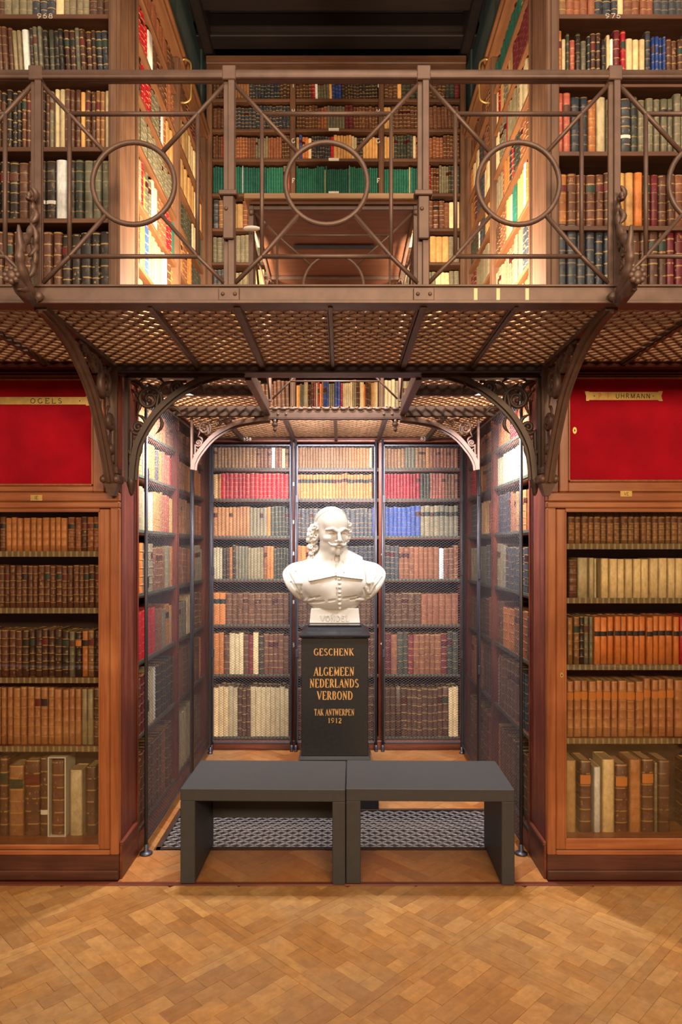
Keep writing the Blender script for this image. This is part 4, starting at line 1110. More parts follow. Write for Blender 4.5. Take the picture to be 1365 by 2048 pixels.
def expand(spec):
    out = []
    for tok in spec.split():
        lab = None; th = 1.0
        if '/' in tok: tok, lab = tok.split('/')
        if '*' in tok: tok, th = tok.split('*'); th = float(th)
        c, n = tok[0], int(tok[1:] or 1)
        out += [(c, th, lab)]*n
    return out
def add_book(fr, a, d, z, th, h, dep, col, lab, key, w, lean=0.0, occ=1.0, hue=None):
    BOOKS.append(dict(fr=fr, a=a, d=d, z=z, th=th, h=h, dep=dep, col=col, lab=lab, key=key, lean=lean, occ=occ,
                      seed=random.random(), hue=hue if hue is not None else random.uniform(-1, 1)))
def row(key, fr, a0, a1, z, spec, hmin, hmax, d=.03, dep=.17, occ=1.0, lean=0.0, jit=.10, fill=1.0):
    """books standing side by side from a0 to a1 along the shelf"""
    L = expand(spec); tot = sum(t*random.uniform(1-jit, 1+jit)*0+t for _, t, _ in L)
    ws = [t*random.uniform(1-jit*1.6, 1+jit*1.6) for _, t, _ in L]; k = (a1-a0)*fill/sum(ws)
    a = a0; prev = None; hh = 0; ph = 0
    for (c, t, lb), w_ in zip(L, ws):
        th = w_*k
        if c != prev or random.random() < .12: hh = random.uniform(hmin, hmax); ph = random.uniform(-1, 1)
        prev = c
        h = hh*random.uniform(.985, 1.015)
        add_book(fr, a+th/2, d+random.uniform(-.004, .008), z+.0008, th*.955, h, dep*random.uniform(.92, 1.0), c, lb, key, 0, lean*random.uniform(.7, 1.2), occ, ph)
        a += th
def pxrow(key, Y, fr, d, z, items, dep=.2, occ=1.0):
    """books read off one by one: (x0, x1, ytop, ybottom, colour, label)"""
    for (x0, x1, yt, yb, c, lb) in items:
        A0, A1 = wx(x0, Y), wx(x1, Y); h = (yb-yt)*Y/F
        add_book(fr, (A0+A1)/2-fr.o.x, d, z+.0008, (A1-A0)*.96, h, dep, c, lb, key, 0, 0, occ)

# --- lower rear case
e1, e2 = upB; uw = .021
colsB = [(.042, e1-uw), (e1+uw, e2-uw), (e2+uw, WB-.042)]
SB = {0: ['c1*1.1 c4 b2 b1/white c8', 'o2 b1/white c3 b1 R1 c1 B1 a4 b1', 'o2/black b11', 'c3 B2 o1 B1 e9 a1 o2 g5', 't10 k5 o1 g4 n1', 'y1 o1 r16', 't12 a4 w1 a2 c1 t1'],
      1: ['b12', 'b3 a2 R3 b5', 'b15', 'o3 k5 n9', 'n15 n2 u1', 'o24/black', 't25 c1'],
      2: ['b9 b3 c2', 'R1 a1/white g2 R1 a5 R1 g2', 'b6 a6', 'n3 a8 w1 a3', 'u8 k8/black', 'r11 g3 p5 a4', 't6 e3 t4 a8']}
HB = [(.37, .385), (.30, .33), (.235, .25), (.24, .265), (.215, .24), (.19, .20), (.155, .168)]
rowname = ['bottom', 'sixth', 'fifth', 'fourth', 'third', 'second', 'top']
for ci, (a0, a1) in enumerate(colsB):
    for ri, z in enumerate(BACK_Z):
        hid = .0 if (ci == 1 and ri < 5) else .45
        row(('rear caged bookcase, %s column' % ('left', 'middle', 'right')[ci], rowname[ri], 'left edge', 1), frB, a0+.006, a1-.004, z, SB[ci][ri], *HB[ri], occ=hid, fill=.93 if (ci == 1 and ri in (5, 6)) else .985)
# --- lower side cases
HSd = [(.34, .37), (.29, .32), (.22, .27), (.23, .27), (.21, .24), (.18, .2), (.15, .168)]
SL = {0: ['b10 a2 b3', 'b2 R2 c2 w1*1.4 B7', 'a1 r4 a2 k1 o1/black y1', 'o3 k4 a5 e3 o1', 'c2 k2 c4 t4 p3 y2', 'o3 k3 o4 n1 o2 p4 r2', 't16 a4'],
      1: ['c6 b4', 'a3 b5 o1', 'k3 e2 c3 b4', 'a6 o4 k4', 'o3 t8 a3', 't8 o6', 'a14']}
SR = {1: ['o1 b6 g2 b3', 'w1*.5 b4 b2 c1 n2 b2', 'b2 o2*1.7 a4 n2', 'k3 n10', 'n6 a3 t4 a3', 'c10 k6', 'o6 r4 o3 a4'],
      0: ['b8 R1 a3', 'a5 b5', 'b8 a3', 'e3 k4 n4', 'n5 y3 a3', 'r3 o3 a4', 'a12']}
wsA = [(.042, US-uw), (US+uw, WS-.042)]
for ci, (a0, a1) in enumerate(wsA):
    for ri, z in enumerate(BACK_Z):
        row(('left side caged bookcase, %s bay' % ('front', 'rear')[ci], rowname[ri], 'front', 1), frLl, a0+.006, a1-.004, z, SL[ci][ri], *HSd[ri], occ=.5)
wsR = [(.042, WS-US-uw), (WS-US+uw, WS-.042)]
for ci, (a0, a1) in enumerate(wsR):
    for ri, z in enumerate(BACK_Z):
        row(('right side caged bookcase, %s bay' % ('rear', 'front')[ci], rowname[ri], 'front', -1), frLr, a0+.006, a1-.004, z, SR[ci][ri], *HSd[ri], occ=.5)
# --- upper rear case
SU = {0: ['b20', 'c3 y3 e3 t6 a4', 'a4 y3 e5 b4', 'n3 w2 e4 c3 k6', 'e5 k6 c2 e4', 'n1 t2 y2 a4 p2 c3', 'G12 w1*.4 G17 e1*1.4 p1*1.4', 'b4 r2 t3 a7 e5 a5 b3', 'b6 n16', 'b6 t6 n10 b3', 'b10'],
      1: ['y2 k2 c2 b3 R1*1.5 c1 r1 o2 u3 k3 u2*1.5 r1 c5 e2 b2 c2 o1 b3 y2 c2', 'b18', 'b18', 'b16', 'a18', 'b18', 'G7 G7 c1*.4 G12 w1*.3 G14', 'y1 u1 o2 c1 n7 r1 y6 c2 n2 y5', 'b7 a3 k6 R2*1.3 b8', 'b5 r1 w1 e4 y1 u3 B12', 'b10'],
      2: ['c3 k2 e4 a6 b4', 'o3 b5 k3 a3', 'b4 e4 c4 a3', 'b3 k4 e4 c3 k2', 'e3 a3 p2 y3 k2', 'b3 g3 a6 c2', 'G10 c1*.5 G4 y2 r2 b3 e4 g4', 'y3 g6 c1 a8 b5', 'y2 b8 a10', 'b3 y1 g6 b4 g2 R1', 'b10']}
for ci, (a0, a1) in enumerate(colsB):
    for ri, z in enumerate(UBZ):
        if ri == len(UBZ)-0: continue
        hm = (UBZ[ri+1]-z if ri+1 < len(UBZ) else .22)-.03
        row(('gallery rear bookcase, %s column' % ('left', 'middle', 'right')[ci], 'shelf %d' % ri, 'left edge', 1), frB, a0+.004, a1-.004, z, SU[ci][ri], hm*.80, hm*.93, occ=.0 if ri < 5 else .8, lean=random.choice((0, 0, .03)))
# --- upper side cases
SUL = {0: ['b8 a5', 'y4 k3 a4', 't4 u1 k1 y4 w1*1.5 b2 o1*1.3', 'c1 k2 r1*.8 o1*1.4 e2 c3 a4 r3 G1', 'e13 o1', 'o1*1.3 g1*1.4 r4 e3 n1*.7 w1*1.3 o1 y4', 'r6 w1*1.8 b6 a4', 'a12 b3'],
       1: ['b10', 'k10', 'g4 e3 b4', 't3 a2 o2 g5', 'g9 c2 n2 G2', 'y9 c1 y3', 'y5 c4 R3', 'b4 R4 b3']}
SUR = {1: ['b10', 'k2 n2 a6 o3', 'k5 p4 e4 n5', 'b2 a4 y2 c1 G2 y3 w1 o3', 'k3 p1 o2 n1 r1 g3 a3 o2', 'c2 k3 r1 e6 c3 y3', 'c1 r1*.8 y2 k2 y2*1.3 R8', 'G14 e4 c2'],
       0: ['b10', 'a4 b4 g2', 'y3 k4 a5', 'R2 e3 k4', 'g4 w1 n3 y2 k2', 'o2 R1 n3 c2 y2', 'o1 c3 n2 a4', 'b8 a4']}
WU = YE-3.46
for ci, (a0, a1) in enumerate([(.042, .93-uw), (.93+uw, WU-.042)]):
    for ri, z in enumerate(USZ):
        hm = (USZ[ri+1]-z if ri+1 < len(USZ) else .21)-.03
        row(('left gallery side bookcase, %s bay' % ('front', 'rear')[ci], 'shelf %d' % ri, 'front', 1), LEFT(XL, 3.46), a0+.004, a1-.004, z, SUL[ci][ri], hm*.84, hm*.96, occ=.9)
for ci, (a0, a1) in enumerate([(.042, WU-.93-uw), (WU-.93+uw, WU-.042)]):
    for ri, z in enumerate(USZ):
        hm = (USZ[ri+1]-z if ri+1 < len(USZ) else .21)-.03
        row(('right gallery side bookcase, %s bay' % ('rear', 'front')[ci], 'shelf %d' % ri, 'front', -1), RIGHT(XR, YE), a0+.004, a1-.004, z, SUR[ci][ri], hm*.84, hm*.96, occ=.9)
# --- upper front cases (left: ends at the pillar on its right; right: begins at the pillar)
SFL = ['b20', 'b9 b3 B5', 'B8 b2 B2/white w1*1.1 B1 g1 e3', 'b3 c3 b5 B4 b3 o1 B1*1.2 b1 e1 c2 b3 y1 b2 t2 c1', 'b4 B3 c2 b5 k2 w1*1.4 B1 k2 B1 g1 B2 b1 b1*1.2 e1 b3 n2*1.3', 'b4 t2 b3 e4 n3*1.2 c1 k4 b3', 'b18']
RNF = ['', 'lowest', 'fourth', 'third', 'second', 'top', '']
HFL = [None, (wz(468, 3.26)-2.745, wz(462, 3.26)-2.745), (.275, .29), (.265, .29), (.235, .255), (.235, .25), (.2, .2)]
HFR = [None, (.335, .35), (.245, .27), (.255, .285), (.21, .26), (.24, .25), (.2, .2)]
for ri, z in enumerate(UFL):
    if ri in (0, 6): continue
    row(('left gallery bookcase', RNF[ri], 'pillar', -1), frUL, .70, WUL-.062, z, SFL[ri], *HFL[ri], d=.035, lean=.06 if ri == 4 else 0)
    row(('left gallery bookcase', RNF[ri], 'pillar', -1), frUL, .05, .69, z, 'b6 B4 k3 b5 c1', *HFL[ri], d=.035, occ=0)
SFR = ['b20', 'n6 b6 R2 b5', 'o1*1.1 a2 a1*1.3 a1 b1 y1*1.6 y1 o1 b1 R1 b2 a3 b3', 'p1*.8 p1 n2*1.2 o1*1.1 c1*1.2 k1 n1 n1*1.6/white g1 e5 k4 e4', 'o1*.7 c1*.7 g1*.7 p1 B1 k1 n1*.6 b2 B1 c1*.6 w1*.5 R1 r1 c3 n1 u4*.6 b3 n3 b4', 't1*1.1 a4 n3 c1 a4 n4 c2 b4', 'b18']
for ri, z in enumerate(UFR):
    if ri in (0, 6): continue
    row(('right gallery bookcase', RNF[ri], 'pillar', 1), frUR, .070, .885, z, SFR[ri], *HFR[ri], d=.035)
    row(('right gallery bookcase', RNF[ri], 'pillar', 1), frUR, .89, WUR-.05, z, 'a5 b4 n3 t4 k2', *HFR[ri], d=.035, occ=0)
# --- glass cases
RG = ['top', 'second', 'third', 'fourth', 'bottom']
frGL = FRONT(0, Y0+.045); Yg = 3.30
GLs = ['b6 a2 t10 a1 a1 b1 a2', 'b25', 'b13 b3 B1 k1 B1/amber o1/black t1 B1', 't16 t3 k2 b1']
GLh = [(.165, .172), (.200, .208), (.215, .235), (.262, .275)]
for k, z in enumerate(shL):
    row(('left glass bookcase', RG[k], 'pillar', -1), frGL, -1.86, wx(203, Yg), z, GLs[k], *GLh[k], d=.035 if k < 2 else .05, dep=.14)
zb = zfL; Yb = 3.337
for k, z in enumerate(shL): row(('left glass bookcase', RG[k], 'pillar', -1), frGL, -2.58, -1.87, z, 'b9 a3 t5', *GLh[k], d=.04, dep=.14, occ=0)
pxrow(('left glass bookcase', RG[4], 'pillar', -1), Yb, frGL, Yb-(Y0+.045), zb,
      [(-95,-62,1525,1672,'b',None), (-60,-30,1532,1672,'t',None), (-28,-2,1520,1672,'b',None), (0,16,1516,1672,'b',None), (18,48,1532,1672,'t',None), (50,80,1521,1672,'b',None), (81,97,1516,1672,'b','white'), (104,129,1519,1669,'b',None), (140,165,1541,1672,'c',None), (173,192,1530,1668,'b',None)], dep=.10)
sl = thing('slipcase', 'white card slipcase around a brown book, bottom shelf of left glass bookcase', 'slipcase', (wx(116, Yb), Yb+.07, zb))
x0, x1 = wx(98.5, Yb), wx(135, Yb); zt_ = zb+(1672-1513)*Yb/F
for (nm, q) in (('side', (x0, x0+.007, Yb-.02, Yb+.10, zb+.001, zt_)), ('side', (x1-.007, x1, Yb-.02, Yb+.10, zb+.001, zt_)), ('top', (x0+.007, x1-.007, Yb-.02, Yb+.10, zt_-.006, zt_)), ('bottom', (x0+.007, x1-.007, Yb-.02, Yb+.10, zb+.001, zb+.005))):
    b = MB(); b.bbox(*q, .001); b.build(nm, M['slip'], sl)
GRs = ['t18/brown b2 a4', 'b1/x c2 c1*.4 c11 k2', 't2/x B1 k2 o11/black o2/black r3/black o3/black', 't14/amber t6']
GRh = [(.155, .160), (.190, .196), (.218, .230), (.265, .275)]
for k, z in enumerate(shR):
    if k == 1:
        row(('right glass bookcase', RG[k], 'pillar', 1), frGL, wx(1135, Yg), wx(1190, Yg), z, 'b1 c1*1.15 c1*.6 c1*.25', .186, .194, d=.035, dep=.14)
        row(('right glass bookcase', RG[k], 'pillar', 1), frGL, wx(1200, Yg), 1.84, z, 'c1 c1*.9 c1*.95 c1*.85 c1*.85 c1*1.1 c1 c1 c4 t3', .188, .194, d=.035, dep=.14)
    elif k == 2:
        row(('right glass bookcase', RG[k], 'pillar', 1), frGL, wx(1133, Yg), 1.84, z, 't1*.9 t1*.9 B1*.8 k1*.7 k1*.7 o13/black r2/black o5/black', *GRh[k], d=.035, dep=.14)
    else:
        row(('right glass bookcase', RG[k], 'pillar', 1), frGL, wx(1133, Yg), 1.84, z, GRs[k], *GRh[k], d=.035 if k < 3 else .05, dep=.14)
Yb = 3.305
for k, z in enumerate(shR): row(('right glass bookcase', RG[k], 'pillar', 1), frGL, 1.85, 2.53, z, 't8 b5 a4', *GRh[k], d=.04, dep=.14, occ=0)
pxrow(('right glass bookcase', RG[4], 'pillar', 1), Yb, frGL, Yb-(Y0+.045), zfR,
      [(1131,1153,1521,1664,'y',None), (1160,1183,1521,1664,'b','amber'), (1188,1202,1534,1664,'w',None), (1205,1230,1519,1664,'c',None), (1231,1256,1527,1664,'b','amber'), (1259,1283,1519,1664,'t',None), (1284,1308,1518,1664,'b','amber'), (1309,1316,1525,1664,'k',None), (1317,1341,1520,1664,'b',None), (1378,1400,1525,1664,'b',None), (1402,1430,1518,1664,'t',None)], dep=.13)

# number the books of each row from the side named in its key, rank them by size in the picture
from collections import defaultdict
rows = defaultdict(list)
for bk in BOOKS: rows[bk['key'][:3]].append(bk)
for k_, L in rows.items():
    sg = L[0]['key'][3]; L.sort(key=lambda q: q['a']*sg)
    for i, q in enumerate(L): q['no'] = i+1
for q in BOOKS:
    fr = q['fr']; p = Vector(fr.P(q['a'], q['d'], q['z']+q['h']*.5)); v = Vector((0,0,HZ))-p
    cosv = max(0, v.normalized().dot(fr.n)); sc = F/max(.5, p.y)
    q['score'] = q['th']*q['h']*sc*sc*cosv*q['occ'] if in_view(p.x, p.y, p.z, 4, 4) else 0
    if q['z'] > 2.4 and q['z']+q['h'] < wz(575, p.y)+.03: q['score'] = 0
    if q['key'][0] == 'left gallery bookcase' or q['key'][0] == 'right gallery bookcase':
        if q['key'][1] == '': q['score'] = 0
order = sorted(BOOKS, key=lambda q: -q['score'])
single = set(id(q) for q in order[:300] if q['score'] > 0)

def book_col(q):
    r, g, b_ = CC[q['col']]; h = q['hue']; j = (q['seed']-.5)
    v = 1 + .13*h + .10*j
    return [lin(min(255, max(3, c*v))) for c in (r*(1+.04*h), g, b_*(1-.05*h))]
def book_matrix(q):
    fr = q['fr']; p = fr.P(q['a'], q['d'], q['z'])
    up = Vector((0,0,1)); ux = fr.ux
    if q['lean']: 
        a = q['lean']; up = (Vector((0,0,1))*math.cos(a) - ux*math.sin(a)); ux = (ux*math.cos(a) + Vector((0,0,1))*math.sin(a))
        p = (p[0], p[1], p[2]+q['th']*.5*math.sin(a)*1.0)
    return basis(p, tuple(ux*q['th']), tuple(-fr.n*q['dep']), tuple(up*q['h']))
def book_style(q):
    s = q['seed']
    if q['col'] in 'cwGy': return 0, .12
    if q['col'] in 'tabBRrnop': return (1 if s < .75 else 2 if s < .9 else 0), (.9 if s < .7 else .4)
    return (1 if s < .5 else 0), .5
gsty = {}
acc_v, acc_f, acc_m, acc_c, acc_p = [], [], [], [], []
voff = 0
tmpl = {}
for k, me in COVER.items():
    V = np.zeros(len(me.vertices)*3); me.vertices.foreach_get('co', V); V = V.reshape(-1, 3)
    tmpl[k] = (V, [tuple(p.vertices) for p in me.polygons])
for q in BOOKS:
    kd, gilt = gsty.setdefault((q['key'], q['col'], round(q['hue'], 3)), book_style(q))
    if q['key'][0].startswith('right glass') and q['key'][1] == 'third' and q['col'] in 'or': kd, gilt = 0, .12
    col = book_col(q); mt = book_matrix(q)
    if id(q) in single:
        o = bpy.data.objects.new('book', COVER[kd]); COL.objects.link(o); o.matrix_world = mt
        o.color = (*col, 1); o['gilt'] = gilt
        case, rn, side, _ = q['key']
        lb = '%s book, %s from %s, %s, %s' % (LOOK[q['col']], ordn(q['no']), side, rn if rn.startswith('shelf') else rn+' shelf', case)
        tag(o, lb, 'book', 'books on the %s shelf of the %s' % (rn, case))
        c = bpy.data.objects.new('page_block', PAGES); COL.objects.link(c); c.parent = o
        lab = q['lab']
        if lab is None and kd == 1 and q['seed'] < .42: lab = ('red', 'brown', 'black', 'green')[int(q['seed']*1000) % 4]
        if lab in LABM:
            me_ = BANDL['white'] if lab == 'white' else BANDL['black'] if (lab == 'black' and q['col'] in 'or' and kd == 0) else LABM[lab]
            c = bpy.data.objects.new('spine_label', me_); COL.objects.link(c); c.parent = o
    else:
        V, fs = tmpl[kd]; A = np.array(mt)
        acc_v.append(V @ A[:3,:3].T + A[:3,3])
        acc_f.extend([tuple(i+voff for i in f) for f in fs])
        acc_m.extend([0]*(len(fs)-1)+[1])
        n = len(V); acc_c.append(np.tile(np.array([*col, 1.0]), (n, 1)))
        flag = 1.0 if (q['lab'] not in (None, 'x', 'white') or (kd == 1 and q['seed'] < .2)) else 0.0
        pr = np.tile(np.array([0, gilt, q['seed'], flag]), (n, 1)); pr[:,0] = V[:,2]; acc_p.append(pr)
        voff += n
me = bpy.data.meshes.new('shelved_books')
me.from_pydata(np.concatenate(acc_v).tolist(), [], acc_f)
me.materials.append(M['book_mass']); me.materials.append(M['page'])
me.polygons.foreach_set('material_index', acc_m)
a1_ = me.attributes.new('bcol', 'FLOAT_COLOR', 'POINT'); a1_.data.foreach_set('color', np.concatenate(acc_c).astype(np.float32).ravel())
a2_ = me.attributes.new('bpar', 'FLOAT_COLOR', 'POINT'); a2_.data.foreach_set('color', np.concatenate(acc_p).astype(np.float32).ravel())
me.update()
mo = bpy.data.objects.new('shelved_books', me); COL.objects.link(mo)
tag(mo, 'closely packed leather and cloth books filling the caged and gallery shelves', 'books', kind='stuff')
print('books', len(BOOKS), 'single', len(single), 'planks', n_plank)

# ---------------------------------------------------------------- benches
def bench(label, x0, x1, apron):
    yf, yb = 3.142, 3.565; h = .444; t = thing('bench', label, 'bench', ((x0+x1)/2, (yf+yb)/2, .005), 'black benches in front of the bust')
    b = MB(); b.bbox(x0, x1, yf, yb, h-.058, h, .003); b.build('seat', M['bench'], t)
    for (a, c) in ((x0, x0+.068), (x1-.060, x1)):
        b = MB(); b.bbox(a, c, yf, yb, .005, h-.058, .003); b.build('leg', M['bench'], t)
    if apron:
        b = MB(); b.bbox(x0+.068, x1-.06, yb-.03, yb-.006, .155, h-.058, .002); b.build('apron', M['bench'], t)
    t.rotation_euler = (0, 0, math.radians(-1.0))
    return t
bench('black bench with a rear apron, standing before the left half of the pedestal', -.738, .0235, True)
bench('black open bench standing before the right half of the pedestal', .0265, .802, False)

# ---------------------------------------------------------------- pedestal
PX, PY = CX, 4.30
ped = thing('pedestal', 'black granite pedestal with gilt inscription under the bust', 'pedestal', (PX, PY, 0))
hw = .2015
b = MB(); b.bbox(PX-.262, PX+.262, PY-.25, PY+.25, 0.001, .13, .004); b.build('plinth', M['granite'], ped)
b = MB(); b.frust(.13, .255, .245, .20, .235, .23, (PX, PY)); b.frust(.20, .235, .23, .285, .212, .21, (PX, PY)); b.frust(.285, .216, .214, .304, .206, .204, (PX, PY)); b.build('base_moulding', M['granite_polish'], ped)
b = MB(); b.bbox(PX-hw, PX+hw, PY-hw+.001, PY+hw, .304, 1.012, .003); b.build('shaft', M['granite'], ped)
b = MB()
prof = [(1.012, .204), (1.022, .214), (1.030, .214), (1.036, .206), (1.050, .184), (1.062, .168), (1.074, .160), (1.078, .162), (1.086, .162)]
for (z0, a0), (z1, a1) in zip(prof[:-1], prof[1:]): b.frust(z0, a0, a0, z1, a1, a1, (PX, PY))
b.build('cap', M['granite_polish'], ped)
yf = PY-hw+.001-.0002
for txt, px0, px1, py, hh, wd in (('GESCHENK', 628, 708, 1304, 13.5, .17), ('ALGEMEEN', 628, 709, 1343, 16.5, .16), ('NEDERLANDS', 620, 718, 1366.5, 16.5, .16), ('VERBOND', 635, 706, 1391, 16.5, .16), ('TAK ANTWERPEN', 629, 709, 1424.5, 12.5, .13), ('1912', 656, 684, 1441, 9.5, .17)):
    h = hh*yf/F; W_ = (px1-px0)*yf/F; sx = W_/text_width(txt, h, .10)
    letters(ped, txt, (wx((px0+px1)/2, yf), yf, wz(py, yf)), EX, EZ, TOCAM, h, 'gold', w=wd, serif=True, sx=sx, gap=.10)
# ---------------------------------------------------------------- bust (one carved plaster surface, from a signed distance field)
# units: 1 = .0006 m; x right, y back, z up, 0 at the foot of the socle
VX = 5.0
gx = np.arange(-590, 600, VX, dtype=np.float32); gy = np.arange(-330, 335, VX, dtype=np.float32); gz = np.arange(-10, 1240, VX, dtype=np.float32)
D = np.full((len(gx), len(gy), len(gz)), 400.0, np.float32)
def sl(c, ext):
    out = []
    for g, a, e in zip((gx, gy, gz), c, ext):
        i0 = max(0, int((a-e-g[0])/VX)); i1 = min(len(g), int((a+e-g[0])/VX)+2); out.append(slice(i0, i1))
    return tuple(out)
def grid(s): return np.meshgrid(gx[s[0]], gy[s[1]], gz[s[2]], indexing='ij')
def smin(a, b, k):
    if k <= 0: return np.minimum(a, b)
    h = np.clip(.5+.5*(b-a)/k, 0, 1); return b*(1-h)+a*h - k*h*(1-h)
def smax(a, b, k): return -smin(-a, -b, k)
def ell(X, Y, Z, c, r, R=None):
    dx, dy, dz = X-c[0], Y-c[1], Z-c[2]
    if R is not None: dx, dy, dz = (R[0][0]*dx+R[1][0]*dy+R[2][0]*dz, R[0][1]*dx+R[1][1]*dy+R[2][1]*dz, R[0][2]*dx+R[1][2]*dy+R[2][2]*dz)
    k0 = np.sqrt((dx/r[0])**2+(dy/r[1])**2+(dz/r[2])**2)+1e-6; k1 = np.sqrt((dx/r[0]**2)**2+(dy/r[1]**2)**2+(dz/r[2]**2)**2)+1e-9
    return k0*(k0-1)/k1
def cap(X, Y, Z, a, b, ra, rb):
    a = np.array(a, float); b = np.array(b, float); ab = b-a; L = (ab@ab)+1e-9
    t = np.clip(((X-a[0])*ab[0]+(Y-a[1])*ab[1]+(Z-a[2])*ab[2])/L, 0, 1)
    return np.sqrt((X-a[0]-t*ab[0])**2+(Y-a[1]-t*ab[1])**2+(Z-a[2]-t*ab[2])**2) - (ra+(rb-ra)*t)
def U_ell(c, r, k=10, R=None, sub=False):
    s = sl(c, [max(r)+k+25]*3)
    if sub is False and (np.array(r).max() > 150): s = sl(c, [max(r)+k+60]*3)
    X, Y, Z = grid(s); d = ell(X, Y, Z, c, r, R)
    D[s] = smax(D[s], -d, k) if sub else smin(D[s], d, k)
def U_cap(a, b, ra, rb=None, k=8, sub=False):
    rb = ra if rb is None else rb
    c = [(p+q)/2 for p, q in zip(a, b)]; e = [abs(p-q)/2+max(ra, rb)+k+25 for p, q in zip(a, b)]
    s = sl(c, e); X, Y, Z = grid(s); d = cap(X, Y, Z, a, b, ra, rb)
    D[s] = smax(D[s], -d, k) if sub else smin(D[s], d, k)
# torso
U_ell((0, 15, 345), (335, 205, 275), 0)
for sx in (-1, 1):
    U_ell((sx*385, 45, 425), (185, 150, 200), 60)
    U_cap((sx*70, 60, 640), (sx*370, 55, 500), 118, 110, 50)
    U_ell((sx*150, -95, 420), (170, 110, 150), 60)
U_cap((-15, 55, 560), (-20, 25, 800), 135, 118, 40)                 # neck
X, Y, Z = grid((slice(None),)*3)
cut = ell(X, Y, Z, (0, 0, 560), (552, 400, 445))
D[:] = smax(D, cut, 14)
back = (Y-165); D[:] = smax(D, back, 30)
# drapery folds
def surf_y(x, z):
    i = int((x-gx[0])/VX); k = int((z-gz[0])/VX); c = D[i, :, k]; j = np.argmax(c < 0)
    return float(gy[j]) if c[j] < 0 else 0.0
def cr2(x, y): return (x-670, 1320-y)                               # picture crop -> local x, z
def groove(pts, r, k=10, off=2, ridge=True):
    P = []
    for (x, y) in pts: a, b_ = cr2(x, y); P.append((a, surf_y(a, b_)-off, b_))
    for p, q in zip(P[:-1], P[1:]): U_cap(p, q, r, r*.8, k, True)
def ridge(pts, r, k=14, off=-4):
    P = []
    for (x, y) in pts: a, b_ = cr2(x, y); P.append((a, surf_y(a, b_)-off, b_))
    for p, q in zip(P[:-1], P[1:]): U_cap(p, q, r, r, k)
for pts in (((190,800),(255,900),(310,1010),(335,1100)), ((270,790),(300,880),(325,980),(335,1060)), ((395,705),(415,800),(425,880)), ((225,900),(280,990),(330,1095)),
            ((1150,770),(1080,890),(1045,1000),(1035,1060)), ((1085,770),(1050,880),(1030,980)), ((1180,850),(1100,950),(1050,1040)), ((960,690),(985,800),(1010,930)),
            ((340,1130),(420,1065),(520,1040)), ((350,1120),(450,1105),(560,1090)), ((1030,1100),(940,1060),(840,1075)), ((1020,1060),(980,960)), ((620,1085),(680,1075)), ((770,1060),(900,1040))):
    groove(pts, 13, 8, 4)
for pts in (((230,800),(285,900),(320,1000)), ((345,760),(330,900),(335,1050)), ((1115,770),(1065,890),(1040,1000)), ((1020,780),(1025,900)), ((360,1090),(470,1060)), ((1000,1085),(900,1070))):
    ridge(pts, 17, 18, -2)
groove(((690,850),(700,1000),(700,1190)), 5, 6, 1)
# falling collar
s = sl((5, 0, 620), (320, 320, 220)); X, Y, Z = grid(s)
low = np.where(X < 30, 1320-(880-(X+235)*.21), 1320-(832+(X-30)*.13))
reg = np.maximum.reduce([low-Z, -(X+262+(Z-470)*.10), X-300-(Z-470)*.0, Y-60])
gap = 26-np.abs(X-32)*1.0 - np.maximum(0, 640-Z)*.55             # open notch under the chin
colr = np.maximum.reduce([D[s]-24, reg, gap])
D[s] = smin(D[s], colr, 4)
for pts in (((655,660),(600,780)), ((690,690),(690,825)), ((760,690),(775,810)), ((880,650),(900,790))): groove(pts, 5, 10, 0)
for yb in (857, 898, 942, 990, 1029, 1072, 1118, 1162):
    x, z = cr2(728, yb); U_ell((x, surf_y(x, z)-4, z), (17, 13, 17), 3)
